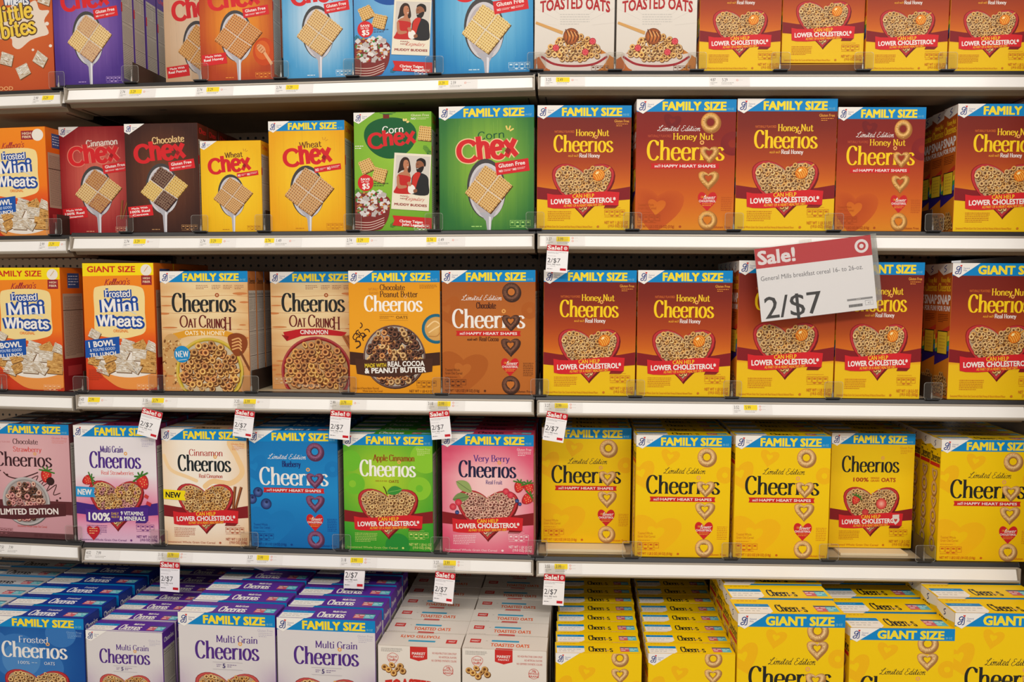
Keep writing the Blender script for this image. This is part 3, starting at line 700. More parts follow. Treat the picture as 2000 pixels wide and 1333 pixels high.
lim_blue = limited(blue_bg, WH, BLU, lambda y: (30, 144, 208), (16, 122, 190), WH, (10, 70, 150), name='Blueberry', namecol=(22, 44, 110), extra=_bb, bottomcol=(8, 66, 140))

def bowl_front(bgf, name, ncol, ink, sub=None, subcol=None, rib=((214, 34, 42), (132, 24, 30)), pals=(OAT,), glut=(220, 120, 90), bc=(180, 90, 60), left='Sweetened Whole Grain Oat Cereal', net='NET WT 1 LB 3 OZ', extra=None, pre=None, rim=(178, 26, 34), text=True, out=None, y0=29, nx=(41, 80), w=(18.5, 81)):
    def f(A, H):
        bgf(A)
        if pre: i0 = len(A.v); pre(A, H); clipx(A, i0)
        A.txt('Gluten Free', 82, 97.5, 14.8, 17.4, glut, .01); A.micro(83, 97, 18.2, 23.4, 3, glut, 3)
        if name: A.pen(name, nx[0], nx[1], y0 - 6.4, y0 + .8, ncol, .15, .05)
        wordmark(A, w[0], w[1], y0, y0 + 18, ink, out=out)
        if sub:
            A.pen(sub[0], sub[1], sub[2], y0 + 21, y0 + 25.4, subcol, .15, .06) if not sub[0].isupper() else A.txt(sub[0], sub[1], sub[2], y0 + 22, y0 + 25.4, subcol, .02)
        ribbon(A, rib[0], rib[1])
        heartbowl(A, pals=pals, rim=rim)
        ribbonfront(A, rib[0], rib[1], text=text)
        bottomprint(A, H, bc, left, net, '(19.0 OZ) (538g)')
        if extra: i0 = len(A.v); extra(A, H); clipx(A, i0)
    return f
def blobs(cols, spec):
    def f(A, H=131):
        for (x, y, r, k) in spec: A.ell(x, y, r, r, cols[k], 30)
    return f
def ap_bg(A): A.grad(0, 0, 100, 131, lambda x, y: mixc((196, 220, 50), (56, 156, 40), math.hypot(x - 45, y - 50) / 75), 8, 12)
def apple_extra(A, H):
    leaf(A, 49, 65, 17, -.22, (58, 146, 54), (130, 190, 90)); A.line([(48.6, 67), (47, 62), (45, 58.6)], 1.0, (52, 34, 18))
    A.txt('OATS', 51, 62, 51, 54, (150, 80, 20), .02); A.micro(36, 50, 51, 54, 1, (170, 150, 40), 2)
ap_front = bowl_front(ap_bg, 'Apple Cinnamon', (150, 52, 20), (250, 248, 238), glut=(220, 232, 150), bc=(206, 226, 120), extra=apple_extra, net='NET WT 1 LB 4.1 OZ', nx=(34, 80), pre=blobs([(110, 190, 44), (140, 202, 48), (36, 140, 50)], [(8, 30, 12, 0), (12, 56, 12, 0), (85, 60, 13, 1), (92, 26, 17, 1), (10, 56, 4, 1), (85, 60, 4, 0), (60, 125, 14, 2)]))
def vb_bg(A): A.grad(0, 0, 100, 131, lambda x, y: mixc((250, 206, 204), (222, 84, 116), (abs(x - 50) / 50) ** 2 * .7 + max(0, (14 + 30 - y) / 40 if y < 44 else (y - 90) / 50)), 10, 14)
def vb_extra(A, H):
    leaf(A, 16, 52, 20, .6, (150, 170, 100)); leaf(A, 12, 72, 18, -.2, (120, 146, 84))
    for x, y, r in ((12, 80, 3.8), (18, 75, 3.8), (70, 62, 3.6), (75, 66, 3.6)): A.loop(circ, x, y, [(0, (236, 90, 100)), (r, (196, 34, 60))], 14)
    strawberry(A, 84, 57, 6.4, .3); strawberry(A, 95, 58, 6.5, -.2); strawberry(A, 93, 70, 6.8, .9); blueberry(A, 82, 72, 2.2); blueberry(A, 85, 75.5, 2.0); blueberry(A, 16.5, 86, 2.3)
vb_front = bowl_front(vb_bg, 'Very Berry', (82, 44, 130), (30, 30, 66), sub=('Real Fruit', 48, 66), subcol=(90, 66, 130), pals=(PINK,), glut=(250, 226, 226), bc=(252, 222, 226), extra=vb_extra, net='NET WT 1 LB 3.5 OZ', nx=(35, 74))
def ci_bg(A):
    A.grad(0, 0, 100, 131, lambda x, y: mixc((250, 240, 224), (236, 190, 140), max(0, (abs(x - 46) - 22) / 40) * .7 + (y > 100) * (y - 100) / 60), 10, 14)
    A.line([(99, 18), (80, 14), (88, 30), (94, 48), (80, 60), (60, 58), (50, 64)], 6, (246, 206, 150)); A.line([(2, 30), (10, 46), (30, 54), (40, 58)], 4, (248, 214, 164))
def ci_extra(A, H):
    A.poly([(0, 68), (27, 69.5), (25, 75), (27, 80.5), (0, 79)], (248, 222, 10)); A.txt('NEW', 3, 20.5, 71, 77, (24, 22, 20), .05, .03)
    cinsticks(A, 84, 76, .9)
ci_front = bowl_front(ci_bg, 'Cinnamon', (176, 36, 34), (24, 34, 40), sub=('Real Cinnamon', 43, 71), subcol=(190, 70, 50), pals=(OAT, HON), extra=ci_extra, net='NET WT 1 LB 3 OZ', nx=(32, 72))
def ms_bg(A): A.grad(0, 0, 100, 131, lambda x, y: ramp([(0, (236, 230, 232)), (.42, (240, 232, 234)), (.55, (236, 190, 204)), (.75, (226, 110, 150)), (.86, (232, 170, 196)), (1, (226, 190, 214))], (y + (50 - abs(x - 50)) * .25 * (1 if 60 < y < 100 else 0)) / 131), 4, 24)
def ms_extra(A, H):
    A.poly([(0, 68), (24, 69), (22.4, 74.5), (24, 80), (0, 79.5)], (44, 154, 214)); A.txt('NEW', 2.6, 19.5, 71, 77, WH, .05, .02)
    strawberry(A, 15, 61, 6.6, 1.2); strawberry(A, 83, 62, 8.6, -.5); A.rect(84, 76, 89, 80, (206, 60, 56), .5); A.rect(86, 84, 92, 88, (200, 50, 60), .4)
    A.txt('100%', 15, 41, 97, 105.5, WH, .05, .02); A.txt('DAILY', 43, 52, 96.4, 99, (244, 196, 60), .02); A.txt('VALUE OF', 42.6, 52.4, 100, 102.6, (244, 196, 60), .02)
    A.txt('9 VITAMINS', 54.5, 82, 95, 99.2, WH, .04, .0); A.txt('& MINERALS', 53, 84, 100.6, 105, WH, .04, .0)
    A.loop(heart, 20, 119, [(0, (196, 30, 44)), (8, (196, 30, 44))], 30); A.micro(15, 25, 114, 122, 3, (240, 190, 120), 3)
ms_front = bowl_front(ms_bg, 'Multi Grain', (76, 40, 130), (78, 40, 136), sub=('Real Strawberries', 32, 72), subcol=(226, 96, 90), pals=(OAT, OAT, HON, ROSE), rib=((76, 36, 136), (66, 34, 126)), extra=ms_extra, text=False, glut=(170, 160, 190), bc=(120, 60, 130), net='NET WT 14.1 OZ', nx=(32, 60))
def o100_bg(A): A.grad(0, 0, 100, 131, lambda x, y: mixc((250, 212, 6), (240, 190, 4), math.hypot(x - 50, y - 50) / 90), 6, 8)
def o100_extra(A, H):
    A.txt('100%', 27.5, 45.5, 50.4, 54.8, (176, 50, 30), .03); A.txt('WHOLE', 48, 58.5, 49.6, 51.8, (200, 96, 30), .02); A.txt('GRAIN', 48, 58.5, 52.6, 54.8, (200, 96, 30), .02); A.txt('OATS', 61, 78, 50.4, 54.8, (176, 50, 30), .03)
    strawberry(A, 31, 76, 5.6, .5); A.loop(circ, 62, 80, [(0, (246, 190, 170)), (4, (228, 100, 90)), (6.4, (200, 48, 46))], 16); A.loop(circ, 43, 90, [(0, (214, 74, 70)), (4, (190, 44, 50))], 14)
    ribbonfront(A)
    A.poly([(76, 92.5), (84, 92), (84, 100), (80, 104), (76, 100)], (226, 214, 208)); A.loop(heart, 80, 98.5, [(0, (200, 60, 60)), (2, (200, 60, 60))], 12)
o100_front = bowl_front(o100_bg, None, None, (34, 34, 30), extra=o100_extra, glut=(206, 130, 20), bc=(196, 110, 20), net='NET WT 1 LB 2 OZ', w=(13, 82), y0=26)
def fr_bg(A):
    A.grad(0, 0, 100, 131, lambda x, y: mixc((54, 122, 190), (8, 74, 152), math.hypot(x - 40, y - 50) / 60), 8, 12)
    i0 = len(A.v)
    for x, y, r in ((30, 46, 26), (60, 58, 18), (76, 18, 16), (8, 30, 12)): A.ell(x, y, r, r, (52, 116, 186), 30)
    A.ell(34, 50, 20, 20, (76, 136, 198), 30); clipx(A, i0)
fr_front = bowl_front(fr_bg, 'Frosted', (220, 222, 228), (238, 234, 230), sub=None, glut=(130, 170, 210), bc=(170, 200, 230), pals=(OAT,), extra=lambda A, H: (A.txt('100%', 31, 43, 51, 54.6, (200, 214, 230), .02), A.micro(45, 56, 51.6, 54.4, 1, (160, 190, 220), 3), A.txt('OATS', 58, 69, 51, 54.6, (214, 222, 232), .02)), nx=(32, 63), w=(14, 82), rib=((14, 60, 140), (10, 50, 120)))
def mg_bg(A): A.grad(0, 0, 100, 131, lambda x, y: mixc((222, 216, 216), (132, 84, 150), max(0, (abs(x - 46) / 54) ** 3 * max(0, (y - 45) / 60))), 12, 12)
mg_front = bowl_front(mg_bg, 'Multi Grain', (84, 44, 134), (82, 42, 132), glut=(180, 172, 190), bc=(120, 70, 140), extra=lambda A, H: (A.rect(35, 50, 66, 50.3, (180, 174, 180)), A.rect(35, 57.4, 66, 57.7, (180, 174, 180)), A.micro(39, 44, 52, 55.6, 2, (140, 120, 160), 3), A.txt('5', 45.4, 48, 51.6, 56, (60, 40, 110), .03), A.micro(50, 60, 52, 55.8, 2, (140, 120, 160), 6)), nx=(39, 82), w=(17, 83), rim=(186, 62, 60), pals=(OAT, HON))
def cs_bg(A): A.grad(0, 0, 100, 131, lambda x, y: mixc((232, 184, 186), (206, 150, 158), math.hypot(x - 50, y - 40) / 90), 6, 8)
def roundbowl(A, cx, cy, r, rim, inner, pals, rr=3.1, seed=5, ring=4):
    A.loop(circ, cx + .6, cy + 1.2, [(0, mixc(rim, (0, 0, 0), .45)), (r, mixc(rim, (0, 0, 0), .45))], 40)
    A.loop(circ, cx, cy, [(r - ring, mixc(rim, (0, 0, 0), .3)), (r - ring * .6, rim), (r - ring * .25, mixc(rim, (255, 255, 255), .25)), (r, rim)], 44)
    A.loop(circ, cx, cy, [(0, inner), (r - ring, mixc(inner, (0, 0, 0), .15))], 40)
    rings(A, lambda x, y: math.hypot(x - cx, y - cy) < r - ring - rr * .5 and 0 < x < 100 and y < A.H - 2, cx - r, cx + r, cy - r, cy + r, rr, pals, seed)
def cs_front(A, H):
    cs_bg(A)
    A.txt('Gluten Free', 79, 97.5, 14.8, 17.4, (214, 96, 96), .01); A.micro(79, 97, 18.4, 23, 3, (214, 120, 110), 3)
    A.txt('NATURALLY FLAVORED', 6, 28, 21, 23, (196, 110, 110), 0)
    A.pen('Chocolate', 31, 62, 18, 24.2, (66, 30, 28), .15, .06); A.pen('Strawberry', 31, 66, 27.4, 33.4, (216, 72, 66), .15, .06)
    wordmark(A, 8, 78, 34, 51, (62, 28, 36))
    A.line([(18, 59), (24, 64), (36, 66), (50, 62), (60, 58)], 1.4, (74, 36, 34))
    A.line([(48, 68), (60, 62), (56, 72), (68, 66), (62, 76), (76, 68), (70, 80), (82, 72), (78, 84), (86, 82)], 1.1, (74, 36, 34))
    for x, y, r in ((22, 62, 1.6), (86, 88, 1.2), (82, 91, 1.5), (14, 57, .8)): A.ell(x, y, r, r, (74, 36, 34), 10)
    strawberry(A, 70, 62, 8, .2); A.loop(circ, 75, 68, [(0, (60, 30, 28)), (5, (50, 24, 22))], 14)
    i0 = len(A.v); A.up(); A.rect(0, 92, 100, 108, (96, 40, 44)); clipx(A, i0)
    roundbowl(A, 44, 93, 29, (176, 170, 168), (206, 190, 184), (ROSE, COC, PINK), 3.3)
    A.up(); T = [(6, 99), (30, 100), (60, 97), (92, 94)]; B = [(92, 109), (60, 113), (30, 116), (7, 115)]
    A.raw(T + B, [(0, 1, 6, 7), (1, 2, 5, 6), (2, 3, 4, 5)], [lin((84, 32, 36))] * 8)
    A.txt('LIMITED EDITION', 12, 83, 103.5, 110.5, (240, 228, 222), .05, -.045)
    A.txt('Sweetened Whole Grain Oat Cereal', 32, 68, 122, 124.6, (214, 96, 86), .01)
    icons(A, 4, H - 11, 1.0, (150, 90, 96)); A.txt('NET WT 1 LB 3.8 OZ (19.8 OZ) (561g)', 52, 98, H - 5.4, H - 2.4, (96, 50, 54), .03)
def oc_front(cin):
    def f(A, H):
        rnd = random.Random(4)
        A.grad(0, 0, 100, H, lambda x, y: mixc((240, 214, 164), (212, 150, 88), min(1, (math.hypot(x - 48, (y - 45) * .8) / 70) ** 2 + .12 * math.sin(y * .35 + math.sin(x * .1)))), 12, 30)
        i0 = len(A.v)
        for y in (28, 47, 66, 86, 108): A.line([(0, y), (30, y + 1), (70, y - .6), (100, y + .4)], .35, (186, 120, 64))
        for _ in range(14):
            x, y = rnd.choice((rnd.uniform(0, 12), rnd.uniform(88, 100))), rnd.uniform(16, 120); A.ell(x, y, rnd.uniform(3, 9), rnd.uniform(.5, 1.6), (206, 128, 70), 12)
        clipx(A, i0)
        for i, x in enumerate((41, 59, 72, 85)): A.micro(x, x + (14 if i == 0 else 10), 15.5, 21, 3, (150, 90, 60), i)
        wordmark(A, 13, 86, 25, 46, (36, 36, 36), ring=(170, 80, 40))
        A.pen('O', 21, 31, 50.5, 63.5, (104, 26, 24), .13, .07); A.pen('AT', 31, 41, 54, 64, (104, 26, 24), .15, .07); A.pen('C', 43, 52, 50, 63.5, (104, 26, 24), .13, .07); A.pen('RUNC', 52, 73, 54, 64.5, (104, 26, 24), .15, .07); A.pen('H', 72, 80.5, 52, 67, (104, 26, 24), .12, .06)
        if not cin:
            T = [(13, 71), (30, 66.5), (50, 65.3), (70, 66.5), (82, 70)]; B = [(82, 76), (70, 73.5), (50, 72.5), (30, 74), (14, 79)]
            A.up(); A.raw(T + B, [(i, i + 1, 8 - i, 9 - i) for i in range(4)], [lin((226, 158, 40))] * 10)
            A.txt("OATS 'N HONEY", 27, 73, 67.6, 72.4, (252, 236, 200), .03)
            i0 = len(A.v)
            A.ell(11, 95, 13, 24, (206, 160, 100), 20)
            for _ in range(70): x, y = rnd.uniform(0, 22), rnd.uniform(76, 130); A.ell(x, y, rnd.uniform(.9, 2.2), rnd.uniform(.6, 1.2), rnd.choice([(176, 120, 60), (232, 200, 140), (120, 74, 34), (210, 160, 96)]), 8, rnd.uniform(0, 3), .3)
            roundbowl(A, 54, 114, 38.5, (206, 172, 40), (232, 214, 180), (GRAN, GRAN, HON, CIN), 3.9)
            blob(A, [(76, 74), (86, 70), (96, 74), (98, 84), (92, 94), (84, 96), (78, 86)], (140, 66, 26))
            for i in range(4): A.line([(81, 78 + i * 3.6), (88, 76 + i * 3.6), (91, 79 + i * 3.6)], 1.6, (226, 168, 104))
            A.line([(90, 92), (97, 106), (100, 112)], 2.6, (120, 64, 30)); clipx(A, i0)
            A.ell(23, 94.5, 9.2, 9.6, (28, 140, 200), 28); A.pen('NEW', 15.6, 30.4, 91.4, 98, WH, .13, .11, serif=False, rot=-.05); A.line([(18, 101.5), (28, 100.4)], .5, WH, smooth=False)
        else:
            T = [(14, 70), (35, 66), (60, 65.5), (88, 70)]; B = [(84, 74.5), (60, 73), (35, 74.5), (18, 80.5)]
            A.up(); A.raw([(12, 73), (18, 80.5), (21, 75)] + [], [(0, 1, 2)], [lin((150, 20, 28))] * 3)
            A.raw(T + B, [(i, i + 1, 6 - i, 7 - i) for i in range(3)], [lin((192, 26, 34))] * 8)
            A.txt('CINNAMON', 34, 66, 67.4, 72.2, WH, .03)
            i0 = len(A.v); roundbowl(A, 52, 116, 41, (156, 22, 26), (214, 170, 120), (CIN, HON, CIN), 4.1); clipx(A, i0)
            i0 = len(A.v)
            for d in (0, 5): A.poly([(82 + d, 74), (86 + d, 73), (97 + d, 92), (95 + d, 98)], (176, 100, 52)); A.line([(84 + d, 74), (97 + d, 95)], .6, (110, 54, 26), smooth=False)
            clipx(A, i0)
        if cin: icons(A, 3, H - 14, 1.0, (222, 190, 150)); A.txt('NET WT 1 LB 9.2 OZ (25.2 OZ)', 30, 56, H - 6, H - 3, (230, 210, 180), .02)
        else: A.txt('NET WT 1 LB 10 OZ (26 OZ) (737g)', 4, 50, H - 4.6, H - 2, (226, 190, 140), .03)
    return f
def pb_front(A, H):
    A.grad(0, 0, 100, H, lambda x, y: mixc((240, 166, 34), (226, 146, 18), abs(y - 60) / 80), 2, 6)
    A.txt('NATURALLY', 22, 33, 18.4, 21, (176, 100, 30), 0); A.txt('FLAVORED', 23, 33, 22.6, 25.2, (176, 100, 30), 0)
    A.micro(78, 97, 15, 19.5, 3, (120, 66, 20), 4)
    A.pen('Chocolate', 34.5, 62, 14.6, 20.8, (76, 40, 22), .15, .06); A.pen('Peanut Butter', 34.5, 76, 21.8, 28.2, (76, 40, 22), .15, .06)
    wordmark(A, 17, 81, 26.6, 43.4, (252, 248, 238))
    A.rect(34, 46.6, 65, 46.9, (180, 116, 30)); A.rect(34, 52.8, 65, 53.1, (180, 116, 30)); A.micro(34, 50, 48.4, 51.6, 2, (140, 84, 26), 3); A.txt('OATS', 52, 64.6, 48.4, 51.4, (84, 48, 20), .02)
    rnd = random.Random(3)
    for i in range(11):
        x, y = rnd.uniform(7, 22), rnd.uniform(58, 74); a = rnd.uniform(0, 6); A.line([(x + 3 * math.cos(a + t), y + 3 * math.sin(a + t)) for t in (0, .8, 1.6, 2.4)], 1.1, (66, 34, 18))
    A.line([(7, 76), (11, 76), (12, 80), (8, 83)], 1.6, (66, 34, 18))
    i0 = len(A.v); A.loop(circ, 96, 62, [(0, (226, 178, 104)), (12.6, (214, 160, 84)), (13, (34, 110, 136)), (16, (24, 96, 124))], 30)
    A.line([(86, 60), (94, 54), (100, 58), (94, 62), (88, 66)], 1.4, (246, 210, 150)); A.line([(88, 70), (96, 70), (100, 66)], 1.2, (190, 132, 66)); clipx(A, i0)
    A.up(); A.raw([(0, 87), (30, 90), (70, 90), (100, 87), (100, 101), (70, 104), (30, 104), (0, 101)], [(0, 1, 6, 7), (1, 2, 5, 6), (2, 3, 4, 5)], [lin((66, 34, 22))] * 8)
    roundbowl(A, 49.5, 92, 34, (96, 58, 48), (206, 192, 178), (COC, OAT, COC, CIN), 3.4, ring=1.6)
    A.up(); T = [(6, 94), (30, 97), (60, 96), (92, 93.5)]; B = [(91, 108), (60, 113), (30, 114.5), (8, 111)]
    A.raw(T + B, [(0, 1, 6, 7), (1, 2, 5, 6), (2, 3, 4, 5)], [lin((74, 40, 26))] * 8)
    A.txt('MADE WITH', 17, 40.5, 100, 104.2, (236, 206, 40), .03, -.03); A.txt('REAL COCOA', 42.5, 82.5, 97.6, 103, WH, .05, -.03)
    A.txt('& PEANUT BUTTER', 17, 84, 105, 110.4, WH, .06, -.03)
    icons(A, 74, H - 14, 1.0, (150, 90, 20)); A.txt('Chocolate & Peanut Butter Flavored', 3, 32, H - 6.6, H - 4.4, (140, 84, 20), .01); A.txt('Whole Grain Oat Cereal', 14, 36, H - 3.6, H - 1.4, (140, 84, 20), .01); A.txt('NET WT 1 LB 4.3 OZ', 66, 92, H - 4.2, H - 1.4, (120, 66, 20), .02)

# --- lattice-piece fronts
def chexpiece(A, pts, col, n=6, dark=(126, 78, 30), dust=False):
    A.poly([(p[0] + .8, p[1] + 1.2) for p in pts], mixc(dark, (0, 0, 0), .35))
    wob = []; rnd = random.Random(int(pts[0][0] * 9))
    for k in range(4):
        a, b = pts[k], pts[(k + 1) % 4]
        for i in range(n):
            t = i / n; o = .35 * (1 if i % 2 else -1); L = math.hypot(b[0] - a[0], b[1] - a[1])
            nx, ny = (b[1] - a[1]) / L, -(b[0] - a[0]) / L
            wob.append((a[0] + (b[0] - a[0]) * t + nx * o, a[1] + (b[1] - a[1]) * t + ny * o))
    A.poly(wob, col)
    bl = lambda u, v: tuple((pts[0][q] * (1 - u) + pts[1][q] * u) * (1 - v) + (pts[3][q] * (1 - u) + pts[2][q] * u) * v for q in (0, 1))
    hi = mixc(col, (255, 240, 200), .45); A.up()
    for i in range(n):
        for k in (0, 1):
            u = (i + .12) / n; q = [bl(u, .03), bl(u + .035, .03), bl(u + .035, .97), bl(u, .97)] if k else [bl(.03, u), bl(.97, u), bl(.97, u + .035), bl(.03, u + .035)]
            A.raw(q, [(0, 1, 2, 3)], [lin(hi)] * 4)
    A.up()
    if dust:
        for _ in range(60):
            u, v = rnd.uniform(.04, .94), rnd.uniform(.04, .94); p = bl(u, v); e = rnd.uniform(.3, .8)
            A.raw([(p[0] - e, p[1]), (p[0], p[1] - e), (p[0] + e, p[1]), (p[0], p[1] + e)], [(0, 1, 2, 3)], [lin(mixc(col, rnd.choice((dark, hi)), .7))] * 4)
        return
    for i in range(n):
        for j in range(n):
            u, v = (i + .34) / n, (j + .34) / n; e = .44 / n
            A.raw([bl(u, v), bl(u + e, v), bl(u + e, v + e), bl(u, v + e)], [(0, 1, 2, 3)], [lin(mixc(dark, col, rnd.uniform(0, .3)))] * 4)
def chex_front(bgc, edge, flavour, fcol, small=True, pcols=None, gf=True, out=None, tagtxt=None, extra=None, pieces=None, sparkle=None, net=(230, 220, 200), redc=(214, 34, 40), wide=False):
    def f(A, H):
        A.grad(0, 0, 100, H, lambda x, y: mixc(bgc, edge, min(1, (math.hypot((x - 52) * 1.1, (y - H * .48) * .8) / 62) ** 1.6 + .05 * math.sin(x * 2.3) * math.sin(x * .7))), 40, 14)
        yo = 0 if not small else -8
        s = 1.0 if not small else 1.12
        y = lambda v: v * s + (0 if not small else -11)
        rw = random.Random(int(bgc[0])); A.up()
        for _ in range(60):
            xx = rw.uniform(1, 99); yy = rw.uniform(0, H - 30); ll = rw.uniform(15, 45); cc_ = mixc(mixc(bgc, edge, min(1, (math.hypot((xx - 52) * 1.1, (yy + ll / 2 - H * .48) * .8) / 62) ** 1.6)), (255, 255, 255) if rw.random() < .5 else (0, 0, 0), .07)
            A.raw([(xx, yy), (xx + .25, yy), (xx + .25, yy + ll), (xx, yy + ll)], [(0, 1, 2, 3)], [lin(cc_)] * 4); A.z += 1e-6
        # flavour word and the big logo, both climbing to the right
        if flavour: A.pen(flavour, 41 if len(flavour) < 6 else 38, 70 if len(flavour) < 6 else (82 if len(flavour) > 6 else 74), y(27), y(35), fcol, .17, .11, serif=False, rot=-.07)
        if sparkle:
            for i, an in enumerate((-1.9, -1.2, -.5)): A.line([(73 + 2.6 * math.cos(an), y(27) + 2.6 * math.sin(an)), (73 + 6 * math.cos(an), y(27) + 6 * math.sin(an))], 1.6 if sparkle[0] > 230 else .8, sparkle)
        cx0, cx1 = (19, 84) if not small else (13, 84)
        for grow, cc in ((2.2, out), (0, redc)) if out else ((0, redc),):
            A.pen('C', cx0, cx0 + 23, y(37), y(57.5), cc, .27, .2, serif=False, rot=-.06, grow=grow)
            A.pen('ħëẋ', cx0 + 21.5, cx1, y(36.2) - 3.2, y(57) - 1.2, cc, .25, .19, serif=False, rot=-.1, grow=grow)
        A.poly([(72, y(42.6)), (76, y(45.8)), (73.4, y(50.4)), (69.4, y(47))] if not small else [(72, y(42.8)), (75.4, y(45.6)), (72.6, y(49.6)), (69, y(46.4))], mixc(redc, (0, 0, 0), .3))
        if extra: i0 = len(A.v); extra(A, H); clipx(A, i0)
        # spoon
        cy = y(89.5) + (4 if small or wide else 0); ry = 29 * s * (1.06 if wide else 1); an = -.06; fat = 1.1 if small or wide else 1
        A.ell(50, cy - 3.5, 20.5 * fat, ry + 2.5, (70, 66, 66), 36, an); A.ell(50.6, cy - 1.5, 19 * fat, ry, (206, 202, 206), 36, an); A.ell(50.4, cy - 1.5, 16.6 * fat, ry - 3.5, (186, 176, 180), 32, an)
        A.poly([(42, cy + ry - 8), (60, cy + ry - 8), (55.4, cy + ry + 1), (54.6, H - .2), (50.6, H - .2), (49.4, cy + ry + 1)], (178, 176, 184)); A.poly([(52.6, cy + ry - 4), (55, cy + ry - 3), (54.2, H - .3), (52.6, H - .3)], (226, 224, 230))
        k = 1.0 if not small else 1.36; kx = 1.0 if not (small or wide) else 1.3; s2 = s * (1.1 if small else 1.24 if wide else 1)
        P = lambda u, v: (51.5 + u * kx, cy - 2.5 + v * s2)
        T_, R_, B_, L_ = P(-3, -26.5), P(26.5, -4.5), P(2.5, 25), P(-25, 3); c0 = P(0, 0)
        tm, rm = P(12.5, -16), P(14.5, 10.5); bm, lm = P(-11.5, 14.5), P(-14, -11.5)
        pc = pcols or [(222, 172, 96)] * 4; dk = pieces or [(138, 86, 34)] * 4
        gap = lambda q, z=.45: q
        for q, c, d in (((T_, tm, c0, lm), pc[0], dk[0]), ((tm, R_, rm, c0), pc[1], dk[1]), ((lm, c0, bm, L_), pc[3], dk[3]), ((c0, rm, B_, bm), pc[2], dk[2])):
            mx = sum(p[0] for p in q) / 4; my = sum(p[1] for p in q) / 4
            chexpiece(A, [(mx + (p[0] - mx) * .955, my + (p[1] - my) * .955) for p in q], c, 7, d, dust=(d[0] < 60 or d[2] == 99))
        A.line([tm, c0, bm], .7, (236, 226, 214), smooth=False); A.line([lm, c0, rm], .7, (236, 226, 214), smooth=False)
        # red tag
        x0, ty = (60, y(57.5)) if not small else (60, y(56))
        r = -.13; h = 13 if gf else 7.5
        A.rect(x0 - .2, ty - .8, min(x0 + 35, 99.6), ty + h - .8, redc, r)
        if gf:
            A.txt('Gluten Free', x0 + 3.2, x0 + 31, ty + 2.8, ty + 6.8, WH, .03, r)
            A.txt('NO', x0 + 3.6, x0 + 7.4, ty + 9.2, ty + 11.4, WH, .05, r); A.micro(x0 + 8, x0 + 17, ty + 8.6, ty + 11, 2, WH, 3, r); A.txt('NO', x0 + 18, x0 + 21.8, ty + 7.3, ty + 9.5, WH, .05, r); A.micro(x0 + 22.4, x0 + 31, ty + 6.6, ty + 9, 2, WH, 4, r)
        else:
            A.txt('NO', x0 + 1.6, x0 + 6, ty + 3.6, ty + 7, WH, .05, r); A.micro(x0 + 7, x0 + 15, ty + 3, ty + 6, 2, WH, 3, r); A.txt('NO', x0 + 17, x0 + 21.4, ty + 1.6, ty + 5, WH, .05, r); A.micro(x0 + 22, x0 + 33, ty + .4, ty + 3.6, 2, WH, 4, r)
        if tagtxt:
            A.rect(2.5, H - 37, 36, H - 22, redc, -.1); A.txt(tagtxt[0], 7, 29, H - 34, H - 31.4, WH, .03, -.1); A.txt(tagtxt[1], 5, 32, H - 29.6, H - 26.4, WH, .04, -.1)
            if len(tagtxt) > 2: A.txt(tagtxt[2], 8, 30, H - 25, H - 22.4, WH, .04, -.1)
        icons(A, 75, H - 10, 1.0, net); A.micro(34, 48, H - 5, H - 2, 1, net, 5)
    return f
P4 = lambda c: [c] * 4
chex_corn = chex_front((150, 190, 60), (44, 112, 52), 'Corn', (30, 92, 50), small=False, out=(240, 200, 150), sparkle=(240, 206, 110), net=(170, 220, 120))
chex_wheatF = chex_front((250, 206, 40), (236, 166, 14), 'Wheat', (120, 66, 24), small=False, wide=True, gf=False, pcols=P4((206, 150, 92)), pieces=P4((122, 72, 36)), sparkle=(210, 140, 40), net=(206, 130, 20))
chex_wheatS = chex_front((250, 208, 40), (240, 184, 16), 'Wheat', (110, 62, 24), small=True, gf=False, pcols=P4((206, 150, 86)), pieces=P4((122, 72, 36)), sparkle=(190, 120, 40), net=(190, 120, 20))
def cin_ex(A, H): cinsticks(A, 84, H - 34, .95)
chex_cin = chex_front((216, 110, 90), (150, 28, 34), 'Cinnamon', (240, 226, 214), small=True, out=(226, 130, 110), pcols=[(176, 112, 56), (224, 180, 110), (176, 112, 56), (224, 186, 120)], pieces=[(120, 66, 99), (150, 96, 40), (120, 66, 99), (150, 96, 40)], tagtxt=('Made With', '100% Real', 'Cinnamon'), extra=cin_ex, net=(230, 160, 130))
chex_choc = chex_front((110, 62, 38), (58, 28, 20), 'Chocolate', (228, 190, 130), small=True, pcols=[(80, 42, 34), (226, 186, 96), (84, 46, 36), (226, 190, 104)], pieces=[(40, 20, 16), (160, 110, 40), (40, 20, 16), (160, 110, 40)], tagtxt=('Made With', '100% Real', 'Cocoa'), net=(190, 140, 90))
chex_purple = chex_front((140, 104, 176), (72, 44, 130), None, None, small=True, pcols=[(198, 150, 104), (226, 190, 126), (196, 150, 108), (226, 188, 120)], pieces=[(150, 100, 99), (160, 112, 56), (150, 100, 99), (160, 112, 56)], net=(180, 150, 210))
chex_pb = chex_front((232, 206, 176), (206, 170, 134), 'Peanut', (120, 60, 30), small=True, pcols=P4((216, 150, 70)), pieces=P4((140, 84, 30)), tagtxt=('Made With', 'Real Peanut'), net=(150, 100, 60))
